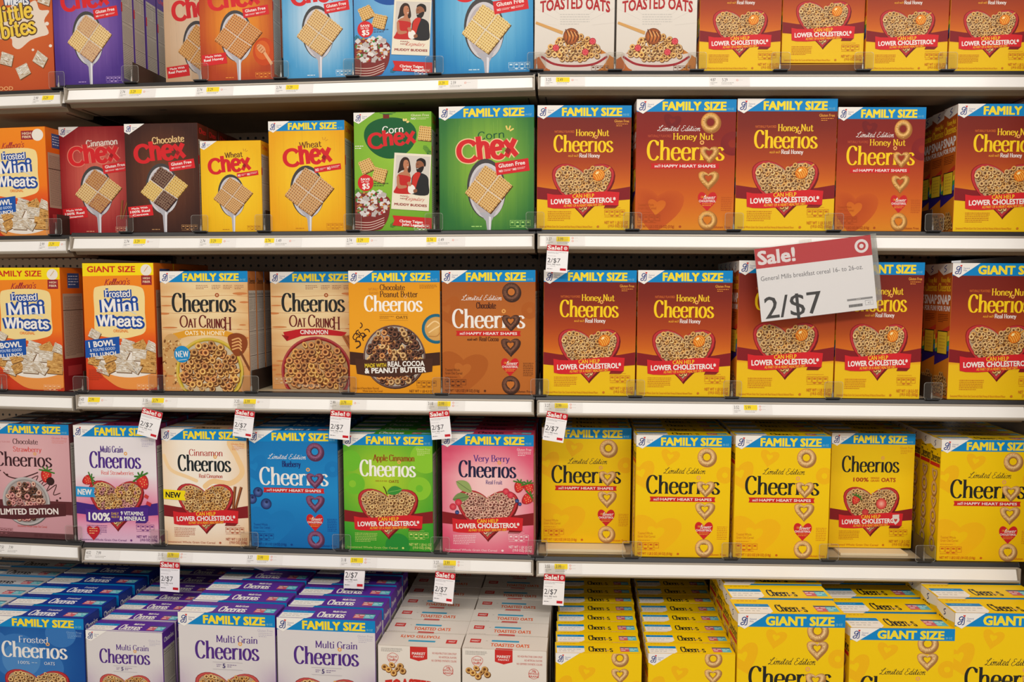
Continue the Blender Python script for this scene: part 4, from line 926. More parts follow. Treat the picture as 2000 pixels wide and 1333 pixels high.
def hx(A, H):
    A.ell(87, H - 38, 15, 19, (200, 70, 18), 24); A.ell(85, H - 40, 10, 13, (216, 96, 28), 20)
    A.poly([(86, H - 36), (89, H - 38), (99, H - 22), (96, H - 19)], (230, 170, 122))
    A.ell(83.5, H - 42, 7.4, 4.6, (226, 160, 110), 18, .85)
    for i in range(4): A.line([(78 + i * 2.3, H - 44 + i * 2.8), (81.4 + i * 2.3, H - 47.4 + i * 2.8)], .9, (168, 80, 36), smooth=False)
chex_honey = chex_front((240, 156, 40), (176, 60, 20), None, None, small=True, pcols=P4((206, 130, 62)), pieces=P4((134, 70, 24)), extra=hx, tagtxt=('Made With', 'Real Honey'), net=(240, 150, 60))
chex_rice = chex_front((214, 226, 238), (70, 154, 206), None, None, small=True, pcols=P4((222, 178, 112)), pieces=P4((140, 94, 46)), net=(220, 236, 246))
chex_riceF = chex_front((150, 206, 232), (26, 128, 190), None, None, small=False, pcols=P4((232, 198, 120)), pieces=P4((156, 110, 50)), net=(200, 228, 242))
def couple(A, x, y, w, rot=.07):                # a framed print of two people, holding a white bowl
    h = w * 1.5; c, d = math.cos(rot), math.sin(rot); T = lambda u, v: (x + u * w * c - v * h * d, y + u * w * d + v * h * c)
    A.poly([T(0, 0), T(1, 0), T(1, 1), T(0, 1)], (238, 228, 206)); A.poly([T(.05, .04), T(.95, .04), T(.95, .72), T(.05, .72)], (214, 206, 196))
    sk1, sk2 = (190, 124, 90), (150, 94, 64)
    def bl(p, col): blob(A, [T(*q) for q in p], col)
    bl([(.17, .14), (.26, .07), (.38, .09), (.44, .2), (.46, .31), (.40, .35), (.34, .30), (.22, .31), (.12, .36), (.14, .26)], (52, 32, 24))       # long dark hair
    bl([(.27, .13), (.35, .12), (.40, .18), (.395, .25), (.35, .30), (.28, .27), (.25, .2)], sk1)
    A.line([T(.36, .245), T(.385, .24)], w * .018, (236, 226, 216), smooth=False); A.line([T(.35, .175), T(.375, .172)], w * .012, (50, 30, 24), smooth=False)
    bl([(.29, .28), (.36, .28), (.38, .34), (.27, .35)], sk1)
    bl([(.13, .38), (.26, .33), (.42, .34), (.46, .40), (.46, .46), (.12, .46)], sk1)
    bl([(.12, .40), (.28, .39), (.46, .42), (.46, .55), (.48, .66), (.50, .715), (.06, .715), (.09, .62), (.14, .52)], (196, 38, 34))              # red dress
    bl([(.10, .42), (.16, .42), (.20, .56), (.36, .57), (.36, .61), (.14, .62)], sk1)
    bl([(.60, .11), (.70, .07), (.82, .10), (.85, .18), (.82, .22), (.74, .15), (.62, .16)], (28, 20, 18))
    bl([(.60, .14), (.70, .12), (.79, .17), (.80, .25), (.74, .32), (.64, .31), (.585, .22)], sk2)
    bl([(.60, .245), (.66, .25), (.74, .22), (.80, .22), (.78, .29), (.72, .335), (.63, .325)], (36, 24, 20))
    A.line([T(.615, .262), T(.65, .258)], w * .015, (230, 216, 206), smooth=False); A.line([T(.62, .185), T(.65, .182)], w * .012, (30, 20, 16), smooth=False)
    bl([(.60, .34), (.78, .34), (.92, .40), (.955, .52), (.95, .715), (.54, .715), (.50, .60), (.50, .42)], (38, 36, 38))                            # dark suit
    bl([(.60, .33), (.72, .34), (.66, .48), (.60, .64), (.52, .64), (.52, .42)], (204, 48, 36))
    bl([(.42, .58), (.52, .55), (.60, .60), (.60, .68), (.52, .71), (.43, .68)], (240, 236, 228))
    bl([(.56, .64), (.64, .62), (.66, .67), (.58, .69)], sk2); bl([(.38, .52), (.46, .50), (.50, .56), (.44, .58)], sk1)
    A.txt('MAKE', *[T(.14, 0)[0] + .8 * 0, T(.34, 0)[0]], T(.14, .775)[1] - 1.6, T(.14, .775)[1], (150, 40, 30), .03, rot); A.txt('NEW', T(.14, 0)[0], T(.32, 0)[0], T(.14, .82)[1] - 1.6, T(.14, .82)[1], (150, 40, 30), .03, rot)
    q = T(.36, .83); A.pen('Legendary', q[0], q[0] + w * .5, q[1] - 4.6, q[1], (206, 50, 46), .09, .06, script=True, slant=.3, serif=False, rot=rot)
    q = T(.08, .93); A.txt('MUDDY BUDDIES', q[0], q[0] + w * .86, q[1] - 3, q[1], (150, 30, 30), .05, rot)
def muddy(base, edge, orn, green):
    def f(A, H):
        A.grad(0, 0, 100, H, lambda x, y: mixc(base, edge, math.hypot(x - 50, y - 60) / 95), 6, 10)
        i0 = len(A.v)
        A.loop(lambda t, r: (r * math.cos(2 * pi * t), r * .78 * math.sin(2 * pi * t) * (1.0 + .16 * math.sin(2 * pi * t))), 47, 29, [(0, orn), (34, orn)], 44)
        A.rect(38, 2, 46, 8, (120, 36, 30)); clipx(A, i0)
        A.line([(34, 1), (42, 2.2), (54, .8)], .8, green); A.line([(38, 2.4), (50, 3)], .8, green)
        A.pen('Corn' if base[1] > base[2] else 'Rice', 37, 65, 18.6, 27.4, WH, .17, .11, serif=False, rot=-.06)
        for i, an in enumerate((-1.9, -1.2, -.3)): A.ell(66 + 4 * math.cos(an), 14 + 4 * math.sin(an), 1.9, 1.4, (240, 214, 130), 10, an)
        A.pen('C', 18, 39, 28, 46, (214, 34, 40), .27, .2, serif=False, rot=-.05); A.pen('ħëẋ', 37.5, 81, 24.6, 43.8, (214, 34, 40), .25, .19, serif=False, rot=-.1)
        A.txt('Gluten Free', 74, 97, 3, 6, (226, 230, 180), .02); A.txt('NO', 74, 80, 7.6, 10, WH, .04); A.micro(81, 97, 7.4, 10.4, 2, (226, 230, 180), 4)
        A.micro(1.5, 12, 42, 47.5, 2, WH, 3)
        for q in ([(85, 18), (101, 20), (99, 38), (82, 36)], [(5, 64), (20, 58), (28, 72), (11, 80)], [(27, 70), (43, 74), (38, 92), (22, 86)]): chexpiece(A, q, (222, 172, 92), 6, (134, 88, 34))
        clipx(A, i0)
        for cx, cy, an in ((90, 44, .9), (96, 50, 1.3), (46, 148, -.6), (3, 98, 1.4)):
            for k in range(7):
                u = k * 1.6; x, y = cx + u * math.cos(an), cy + u * math.sin(an)
                for sg in (-1, 1): A.line([(x, y), (x + 4 * math.cos(an + sg * .8), y + 4 * math.sin(an + sg * .8))], .5, green, smooth=False, up=.3)
        A.ell(14.5, 90.5, 10.2, 10.8, (214, 36, 40), 26); A.txt('SAVE', 8.4, 20, 84.4, 87.2, WH, .04); A.txt('UP TO', 9, 18.6, 88.2, 90.2, WH, .03); A.txt('$5', 10.4, 19.4, 91.4, 98, WH, .05)
        A.micro(25, 44, 90.5, 96, 2, mixc(base, (0, 0, 40), .6), 6)
        rnd = random.Random(8)
        blob(A, [(0, 138), (0, 110), (10, 104), (30, 103), (44, 110), (46, 118), (44, 134), (38, 146), (30, 152), (0, 152)], (126, 42, 38))
        for i in range(4): A.line([(0, 141 + i * 3.4), (20, 142 + i * 3.2), (38, 136 + i * 3)], .8, (226, 200, 186))
        for _ in range(150):
            x, y = rnd.uniform(0, 46), rnd.uniform(100, 134)
            if (x - 20) ** 2 / 720 + (y - 117) ** 2 / 270 > 1: continue
            c = rnd.choice([(214, 208, 206), (226, 220, 216), (190, 180, 176), (196, 130, 60), (176, 40, 40), (60, 140, 60), (160, 104, 60)])
            e = rnd.uniform(2.01, 2.9) if c[0] > 180 and c[1] > 150 else rnd.uniform(1.1, 1.9)
            A.rect(x - e, y - e, x + e, y + e, c, rnd.uniform(0, 3), .4) if e > 2 else A.ell(x, y, e, e * .8, c, 10, 0, .4)
        clipx(A, i0)
        couple(A, 52.5, 52, 48.5, .07)
        A.poly([(49, 133), (99.6, 137), (99.6, 151), (48.6, 146), (51.5, 139.5)], (206, 38, 36))
        A.txt('Chrissy Teigen', 58, 88, 138.6, 141.8, WH, .05, .07); A.txt('John Legend!', 61, 88.6, 143, 146.2, WH, .05, .07)
        icons(A, 77, H - 7, .9, WH)
        clipx(A, i0)
    return f
muddy_corn = muddy((150, 196, 60), (110, 168, 40), (14, 92, 46), (30, 100, 50))
muddy_rice = muddy((126, 184, 224), (50, 130, 196), (20, 80, 160), (20, 100, 70))

# --- wheat biscuit fronts
def wheatbit(A, x, y, k, an, white, rnd):
    pts = [(x + k * (u * math.cos(an) - v * math.sin(an)), y + k * (u * math.sin(an) + v * math.cos(an))) for u, v in ((-1, -.85), (1, -.8), (1.05, .8), (-.95, .9))]
    A.poly([(p[0] + .8, p[1] + 1.2) for p in pts], (112, 74, 36)); A.poly(pts, (206, 154, 84) if not white else (206, 192, 172))
    A.up()
    for _ in range(34):
        u, v = rnd.uniform(-.85, .85), rnd.uniform(-.75, .75); L = rnd.uniform(.12, .3); w = .05
        q = [(u - L, v - w), (u + L, v - w), (u + L, v + w), (u - L, v + w)]
        c = rnd.choice([(236, 228, 214), (244, 240, 232), (188, 160, 124)]) if white else rnd.choice([(232, 186, 110), (150, 96, 40), (184, 130, 60)])
        A.raw([(x + k * (a * math.cos(an) - b * math.sin(an)), y + k * (a * math.sin(an) + b * math.cos(an))) for a, b in q], [(0, 1, 2, 3)], [lin(c)] * 4)
def fmw_front(ban, bites=False):
    def f(A, H):
        A.grad(0, 0, 100, H, lambda x, y: ramp([(0, (244, 140, 26)), (.5, (242, 124, 22)), (.62, (226, 80, 26)), (1, (206, 56, 24))], y / H), 2, 14)
        o = 0
        if ban:
            A.poly([(0, 0), (100, 0), (100, 17), (0, 18.5)], (250, 222, 10)); A.txt(ban, 7, 74, 4.6, 12.8, (206, 44, 24), .045)
            A.ell(89.5, 10, 7.6, 8, (240, 232, 220), 24); A.rect(82.5, 17.6, 97, 31, (150, 26, 40)); A.txt('HIGH', 85, 94.5, 20, 23, (240, 214, 180), .03); A.txt('FIBER', 84.6, 95, 25, 28, (240, 214, 180), .03)
            A.line([(87, 12), (90, 8), (92, 5)], 1, (220, 180, 120))
        else:
            A.rect(62, 5.5, 88, 19, (150, 26, 40)); A.ell(88, 12.3, 9, 9, (240, 232, 220), 24); A.txt('HIGH', 64, 78, 7.6, 11.4, (240, 214, 180), .03); A.txt('FIBER', 64, 78, 13, 16.6, (240, 214, 180), .03)
        A.pen("Kellogg's", 30, 66, 23 + o, 32 + o, (160, 30, 50), .12, .07, script=True, slant=.25, serif=False, rot=-.05)
        blob(A, [(15, 40), (22, 33), (50, 31), (78, 33), (86, 42), (86, 70), (86, 96), (70, 104), (50, 107), (26, 104), (15, 98), (15, 70)], (246, 220, 150))
        bl_ = (26, 72, 160)
        for g, c in ((3.6, bl_), (0, (246, 242, 236))):
            A.pen('Frosted', 31, 67, 38.4, 48.4, c, .15, .12, serif=False, grow=g * 1.1, rot=-.03)
            A.pen('Mini', 25, 76, 52, 70, c, .21, .16, serif=False, grow=g * 1.7, rot=-.05)
            A.pen('Wheats', 20, 82, 73.5, 89, c, .2, .16, serif=False, grow=g * 1.7, rot=-.0)
        A.line([(54, 70), (60, 66), (66, 68), (74, 72)], 1, (200, 214, 236))
        A.txt('ORIGINAL', 41, 62, 94, 98, (236, 130, 40), .03)
        rnd = random.Random(5); i0 = len(A.v)
        wheatbit(A, 14, 101, 7.5, .5, True, rnd)
        # the bowl
        blob(A, [(4, 136), (16, 152), (30, 166), (50, H - 3), (80, H - 2), (104, H - 8), (112, 150), (110, 132), (60, 126), (20, 128)], (236, 150, 70))
        blob(A, [(3, 134), (16, 148), (40, 160), (70, 162), (98, 154), (110, 140), (104, 124), (60, 116), (20, 122)], (240, 232, 222))
        for x, y, k, an, w in ((12, 138, 8, .3, 0), (22, 130, 8, .1, 1), (60, 116, 9, .3, 1), (78, 118, 9, -.5, 0), (95, 118, 8, .4, 1), (34, 132, 9, -.3, 0), (52, 128, 9, .5, 1), (76, 130, 10, .1, 1), (94, 132, 8, .2, 0), (26, 150, 9, .4, 1), (36, 148, 8, -.4, 0), (54, 146, 11, .1, 1), (88, 146, 11, .1, 0), (70, 148, 8, .6, 1)): wheatbit(A, x, y, k, an, w, rnd)
        clipx(A, i0)
        A.poly([(0, 110), (49, 104), (49, 128), (0, 135)], (20, 82, 170))
        A.txt('1 BOWL', 6, 43, 112, 120, WH, .05, -.1); A.txt("& YOU'RE GOOD", 7, 43, 122, 126, (206, 220, 240), .03, -.1); A.txt('TILL LUNCH', 7, 44, 128.6, 133.8, WH, .05, -.1)
        icons(A, 72, H - 9, 1.1, (250, 200, 150)); A.micro(4, 24, H - 30, H - 14, 6, (180, 60, 30), 4)
    return f
def bites_front(A, H):
    A.grad(0, 0, 100, H, lambda x, y: mixc((214, 110, 50), (186, 74, 34), math.hypot(x - 50, y - 80) / 110), 6, 10)
    blob(A, [(8, 96), (2, 84), (14, 82), (18, 70), (34, 74), (44, 64), (60, 68), (76, 62), (82, 74), (96, 76), (88, 88), (94, 104), (80, 108), (66, 112), (50, 122), (40, 118), (38, 108), (20, 108)], (232, 214, 196))
    for g, c in ((3.4, (60, 74, 110)), (0, (232, 232, 236))): A.pen('Wheats', 30, 66, 54, 66, c, .2, .15, serif=False, grow=g)
    for g, c in ((3.4, (96, 66, 40)), (0, (240, 202, 70))):
        A.pen('little', 22, 72, 68, 88, c, .2, .15, serif=False, grow=g, rot=-.12); A.pen('bites', 24, 76, 88, 108, c, .2, .15, serif=False, grow=g, rot=-.12)
    rnd = random.Random(2)
    for x, y, k, an in ((90, 60, 9, .4), (6, 66, 7, .8), (30, 134, 9, .3), (54, 150, 9, -.4), (80, 136, 9, .6)): wheatbit(A, x, y, k, an, True, rnd)
    for x, y, r in ((92, 92, 3), (12, 120, 3), (96, 120, 2.4), (70, 124, 2)): A.ell(x, y, r, r * .8, (236, 222, 208), 14)
    A.txt('GOOD', 10, 38, H - 6, H - 1, (236, 170, 110), .03)
# --- plain white oat cartons
def toast_front(A, H):
    A.grad(0, 0, 100, H, lambda x, y: mixc((234, 226, 216), (222, 212, 200), y / H), 2, 4)
    A.poly([(39, 0), (60, 0), (60, 15), (49.5, 18), (39, 15)], (206, 44, 40)); A.txt('MARKET', 41.5, 57.5, 7, 10.2, WH, .03); A.txt('PANTRY', 43, 56, 11.4, 13.6, WH, .02)
    for i in range(7): a = -1.2 + i * .4; A.line([(50 + 22 * math.sin(a), 80 - 22 * math.cos(a)), (50 + 60 * math.sin(a), 90 - 40 * math.cos(a))], .3, (206, 198, 188), smooth=False)
    A.line([(12, 12), (18, 9), (24, 12), (24, 17), (18, 23), (12, 17), (12, 12)], .5, (206, 60, 40)); A.pen('Heart', 13, 23, 12, 15, (206, 60, 40), .14, .09, script=True, serif=False); A.pen('Healthy', 13, 23.6, 16, 19, (206, 60, 40), .14, .09, script=True, serif=False)
    A.micro(4, 30, 3, 8, 3, (140, 134, 128), 3)
    for y, x, t in ((6, 66, 'NO HIGH FRUCTOSE CORN SYRUP'), (10.6, 74, 'NO ARTIFICIAL FLAVORS'), (15.2, 65, 'NO CERTIFIED SYNTHETIC COLORS')): A.txt(t, x, 95, y, y + 2.4, (200, 56, 40), .01)
    for i, (x, y) in enumerate([(8, 27), (17, 24), (27, 25), (13, 30), (23, 29), (30, 31), (19, 34)]): ringlet(A, x, y, 3.9, HON, random.Random(i + 20), 1)
    A.ell(85, 28, 6.2, 6.4, (200, 60, 44), 24); A.ell(85, 28, 5.7, 5.9, (230, 222, 212), 24); A.txt('28g', 82.6, 87.6, 23, 25.6, (200, 56, 40), .03); A.txt('WHOLE', 79, 91, 26.4, 29, (200, 56, 40), .03); A.txt('GRAINS', 79, 91, 30, 32.4, (200, 56, 40), .03)
    A.txt('TOASTED', 9, 68, 41, 56, (206, 44, 34), .06, arch=3); A.txt('OATS', 30, 70, 60, 74, (206, 44, 34), .06)
    i0 = len(A.v); roundbowl(A, 50, H - 26, 40, (206, 40, 40), (230, 220, 210), (OAT, HON), 4); clipx(A, i0)
def honey_toast(A, H):
    A.grad(0, 0, 100, H, lambda x, y: mixc((236, 230, 222), (220, 210, 198), y / H), 2, 4)
    for i in range(11):
        a = -1.5 + i * .3; A.line([(50 + 22 * math.sin(a), 88 - 22 * math.cos(a)), (50 + 75 * math.sin(a), 88 - 60 * math.cos(a))], .28, (208, 198, 188), smooth=False)
    A.poly([(39, 0), (60, 0), (60, 15), (49.5, 18), (39, 15)], (206, 44, 40))
    A.pen('Honey', 30, 70, 38, 50, (206, 120, 30), .14, .09, script=True, serif=False)
    B = H - 85
    A.txt('TOASTED OATS', 7, 94, B - 3.4, B + 9.6, (178, 28, 32), .045, arch=4.6)
    A.micro(32, 69, B + 15.5, B + 30, 5, (204, 198, 190), 3)
    A.poly([(0, H - 14), (20, H - 26), (20, H), (0, H)], (186, 96, 30)); A.poly([(100, H - 16), (84, H - 26), (80, H), (100, H)], (196, 120, 40))
    blob(A, [(8, H - 22), (12, H - 8), (22, H - 1), (50, H - .4), (78, H - 1), (88, H - 8), (92, H - 22), (50, H - 12)], (214, 200, 190))
    A.line([(9.6, H - 17), (25, H - 8.5), (50, H - 6), (75, H - 8.5), (90.6, H - 17)], 2.8, (156, 28, 38))
    rings(A, lambda x, y: y > H - 46 + ((x - 50) / 40) ** 2 * 28 and y < H - 13 - ((x - 50) / 42) ** 2 * 10 and abs(x - 50) < 41, 8, 92, H - 48, H - 6, 3.5, (HON, OAT), 12)
    for x, y in ((27, H - 28), (64, H - 23), (73, H - 36)):
        A.loop(circ, x, y, [(0, (226, 70, 80)), (4.2, (180, 26, 44))], 16)
        for i in range(8): A.ell(x + 2.6 * math.cos(i * .8), y + 2.6 * math.sin(i * .8), .8, .8, (232, 100, 106), 8, 0, .3)
    A.poly([(1, H - 57), (2, H - 60), (36, H - 48), (35, H - 44)], (214, 160, 90))
    A.loop(circ, 46, H - 42, [(0, (214, 130, 60)), (7, (178, 92, 36)), (10, (120, 58, 22))], 20)
    for i in range(4): A.line([(39 + i * 4.4, H - 50 + i), (42 + i * 4.4, H - 42), (40 + i * 4.4, H - 34 - i)], 1.3, (98, 46, 18)); A.line([(41 + i * 4.4, H - 49 + i), (44 + i * 4.4, H - 42)], .7, (240, 190, 120))
    icons(A, 72, H - 6.4, 1.0, (110, 60, 20))

def D(name, H, Dp, front, ban, top, side, body, snap=False, corner=True, oz='19.5 OZ', bancol=CY, topedge=None):
    DES[name] = dict(H=H, D=Dp, front=front, ban=ban, top=top, side=side, body=body, snap=snap, corner=corner, oz=oz)
hb = (150, 60, 28)
D('honey', 131, 32, hn_front, 'FAMILY SIZE', top_cheer(hb, (240, 196, 40), ring=None), side_snap, (200, 110, 30))
D('honeyg', 136, 36, hn_front, 'GIANT SIZE', top_cheer(hb, (240, 196, 40)), side_snap, (200, 110, 30), oz='27.2 OZ')
D('honeys', 134, 32, hn_front, None, top_cheer(hb, (240, 196, 40)), side_snap, (220, 150, 20))
D('honeylim', 131, 32, lim_hn, 'FAMILY SIZE', top_cheer(hb, (240, 196, 40)), side_snap, (150, 60, 24))
D('yellow', 131, 32, lim_yellow, 'FAMILY SIZE', top_cheer(Y0, (34, 34, 30), lim=OAT), side_plain(Y0, ink=(34, 34, 30), ringpal=OAT), (238, 190, 6), oz='18 OZ')
D('yellowg', 140, 36, lim_yg, 'GIANT SIZE', top_cheer(Y0, (34, 34, 30), lim=OAT, sub=None), side_plain(Y0, H=140, ink=(34, 34, 30), ringpal=OAT), (238, 190, 6), oz='20 OZ')
D('yellows', 128, 34, lim_ys, None, top_cheer(Y0, (34, 34, 30), lim=OAT), side_plain(Y0, H=128, ink=(34, 34, 30), ringpal=OAT), (238, 190, 6))
D('oats100', 131, 32, o100_front, 'FAMILY SIZE', top_cheer(Y0, (34, 34, 30)), side_plain(Y0, ink=(34, 34, 30)), (238, 190, 6), oz='18 OZ')
D('chocolate', 131, 32, lim_choc, 'FAMILY SIZE', top_cheer((176, 92, 36), WH), side_nutri((176, 92, 36), None), (170, 90, 36), oz='20.3 OZ')
D('peanut', 132, 32, pb_front, 'FAMILY SIZE', top_cheer((226, 146, 24), (90, 46, 24)), side_nutri((226, 146, 24), None), (220, 140, 24), oz='20.3 OZ')
D('oathoney', 137, 32, oc_front(False), 'FAMILY SIZE', top_cheer((190, 130, 80), (50, 34, 26)), side_nutri((186, 112, 56), None, 137, 'Cheerios', (44, 34, 30)), (186, 112, 56), oz='26 OZ')
D('oatcin', 137, 32, oc_front(True), 'FAMILY SIZE', top_cheer((190, 130, 80), (50, 34, 26)), side_nutri((180, 112, 62), None, 137, 'Cheerios', (44, 34, 30)), (180, 112, 62), oz='25.2 OZ')
D('apple', 131, 32, ap_front, 'FAMILY SIZE', top_cheer((78, 164, 40), WH), side_nutri((60, 140, 40), None), (60, 140, 40), oz='20.1 OZ')
D('berry', 131, 32, vb_front, 'FAMILY SIZE', top_cheer((206, 62, 92), (60, 20, 50)), side_nutri((196, 60, 86), None, panel=(210, 150, 150)), (190, 60, 86))
D('blueberry', 131, 32, lim_blue, 'FAMILY SIZE', top_cheer((16, 112, 176), WH, lim=BLU), side_nutri((20, 90, 150), None), (14, 96, 160), oz='18.5 OZ')
D('cinnamon', 131, 32, ci_front, 'FAMILY SIZE', top_cheer((186, 150, 110), (40, 34, 30)), side_nutri((206, 160, 120), None), (206, 160, 120), oz='19 OZ')
D('strawb', 131, 32, ms_front, 'FAMILY SIZE', top_cheer((150, 40, 76), (60, 20, 60)), side_nutri((150, 60, 110), None), (160, 80, 130), oz='14.1 OZ')
D('chocstraw', 138, 32, cs_front, 'FAMILY SIZE', top_cheer((84, 40, 44), (220, 190, 186)), side_nutri((110, 60, 64), None), (100, 56, 60), oz='19.8 OZ')
D('frosted', 131, 34, fr_front, 'FAMILY SIZE', top_cheer((14, 50, 150), (240, 240, 244), sub='Frosted'), side_nutri((14, 44, 130), None, title='Cheerios'), (14, 50, 140), oz='20 OZ')
D('multi', 131, 34, mg_front, 'FAMILY SIZE', top_cheer((92, 44, 156), WH, sub='Multi Grain'), side_nutri((92, 44, 156), None, title='Cheerios'), (120, 70, 160), oz='18 OZ')
def mgs_front(A, H):
    mg_front(A, H + 4)
    for i, (x, y, z) in enumerate(A.v):
        if y > .5: A.v[i] = (x, max(0, y - 5.5 + (5.5 if y > H - 1 else 0)), z)
D('multis', 134, 34, mgs_front, None, top_cheer((92, 44, 156), WH, sub='Multi Grain', edge=(226, 222, 224)), side_nutri((92, 44, 156), None, 134, title='Cheerios'), (120, 70, 160))
D('plainwhite', 131, 34, mg_front, 'FAMILY SIZE', top_cheer((206, 204, 206), (60, 60, 66), edge=CY), side_nutri((196, 194, 196), None), (200, 198, 200))
def mp_top(flip=False):
    def f(A):
        d = A.H; A.rect(0, 0, 100, d, (228, 220, 210))
        def R(x0, y0, x1, y1, c): A.rect(*( (100 - x1, d - y1, 100 - x0, d - y0) if flip else (x0, y0, x1, y1)), c)
        R(7, d * .3, 20, d * .58, (206, 44, 40)); A.txt('MARKET', *((83, 91, d * .5, d * .6) if flip else (8.6, 18.4, d * .38, d * .5)), WH, .02)
        R(33, d * .34, 66, d * .46, (60, 160, 200)); A.micro(26, 31, d * .4, d * .46, 1, (150, 140, 130), 3)
        if flip: A.txt('TOASTED OATS', 71, 22, d * .36, d * .18, (226, 96, 40), .05)
        else: A.txt('TOASTED OATS', 33, 79, d * .58, d * .8, (226, 96, 40), .05)
        if not flip: R(40, d * .92, 60, d, (206, 44, 40)); A.micro(3, 30, d * .93, d * .98, 1, (150, 140, 130), 5)
    return f
D('market', 130, 38, toast_front, None, mp_top(), side_nutri((214, 200, 184), None, 130), (210, 196, 180), corner=False)
D('marketback', 130, 38, toast_front, None, mp_top(True), side_nutri((214, 200, 184), None, 130), (210, 196, 180), corner=False)
D('honeytoast', 142, 34, honey_toast, None, mp_top(), side_nutri((214, 200, 184), None, 142), (214, 200, 184), corner=False)
def plaintop(c, c2):
    def f(A): A.rect(0, 0, 100, A.H, c); A.line([(0, A.H * .5), (100, A.H * .5)], .5, c2, smooth=False); A.micro(30, 70, A.H * .6, A.H * .85, 2, c2, 3)
    return f
def chex_side(base, strip=(196, 28, 40)):
    def f(A, flip):
        side_nutri(base, None, A.H)(A, flip); A.rect(0, 44, A.W * .12, 56, strip); A.rect(0, 0, A.W, 18, base); A.pen('Chex', A.W * .15, A.W * .85, 6, 13, (206, 40, 44), .2, .14, serif=False)
    return f
for n, H, fr_, ban, base in (('ccorn', 129, chex_corn, 'FAMILY SIZE', (60, 130, 56)), ('cwheatf', 141, chex_wheatF, 'FAMILY SIZE', (226, 160, 24)), ('cwheats', 149, chex_wheatS, None, (230, 170, 30)), ('ccin', 150, chex_cin, None, (160, 40, 40)),
                             ('cchoc', 150, chex_choc, None, (96, 44, 30)), ('cpurple', 150, chex_purple, None, (92, 56, 156)), ('cpb', 150, chex_pb, None, (206, 170, 134)), ('chon', 150, chex_honey, None, (196, 80, 24)), ('crice', 150, chex_rice, None, (90, 160, 210)), ('cricef', 131, chex_riceF, 'FAMILY SIZE', (40, 130, 190)),
                             ('cmuddyc', 153, muddy_corn, None, (110, 168, 44)), ('cmuddyr', 153, muddy_rice, None, (60, 130, 196))):
    D(n, H, 32, fr_, ban, plaintop(base, mixc(base, (0, 0, 0), .3)), chex_side(base), base, oz='14 OZ')
def fmw_side(A, flip):
    w = A.W; A.grad(0, 0, w, A.H, lambda x, y: ramp([(0, (236, 120, 24)), (.6, (206, 70, 24)), (.72, (150, 28, 34)), (1, (150, 28, 34))], y / A.H), 1, 14)
    A.rect(w * .3, 8, w * .8, 30, (60, 84, 140)); A.micro(w * .34, w * .76, 11, 27, 4, (214, 220, 236), 3)
    A.rect(w * .08, 38, w * .92, A.H * .74, (176, 150, 128)); A.micro(w * .14, w * .86, 42, A.H * .72, 44, (90, 70, 62), 4); A.rect(w * .08, 62, w * .92, 63, (60, 40, 34)); A.rect(w * .2, A.H * .8, w * .8, A.H * .88, (190, 60, 60))
D('fmwg', 181, 44, fmw_front('GIANT SIZE'), None, plaintop((236, 130, 24), (200, 80, 20)), fmw_side, (226, 110, 26), corner=False)
D('fmwf', 181, 44, fmw_front('FAMILY SIZE'), None, plaintop((236, 130, 24), (200, 80, 20)), fmw_side, (226, 110, 26), corner=False)
D('fmws', 165, 44, lambda A, H: fmw_front(None)(A, H + 12), None, plaintop((236, 130, 24), (200, 80, 20)), fmw_side, (226, 110, 26), corner=False)
D('bites', 175, 44, bites_front, None, plaintop((200, 90, 40), (160, 60, 30)), fmw_side, (200, 90, 40), corner=False)
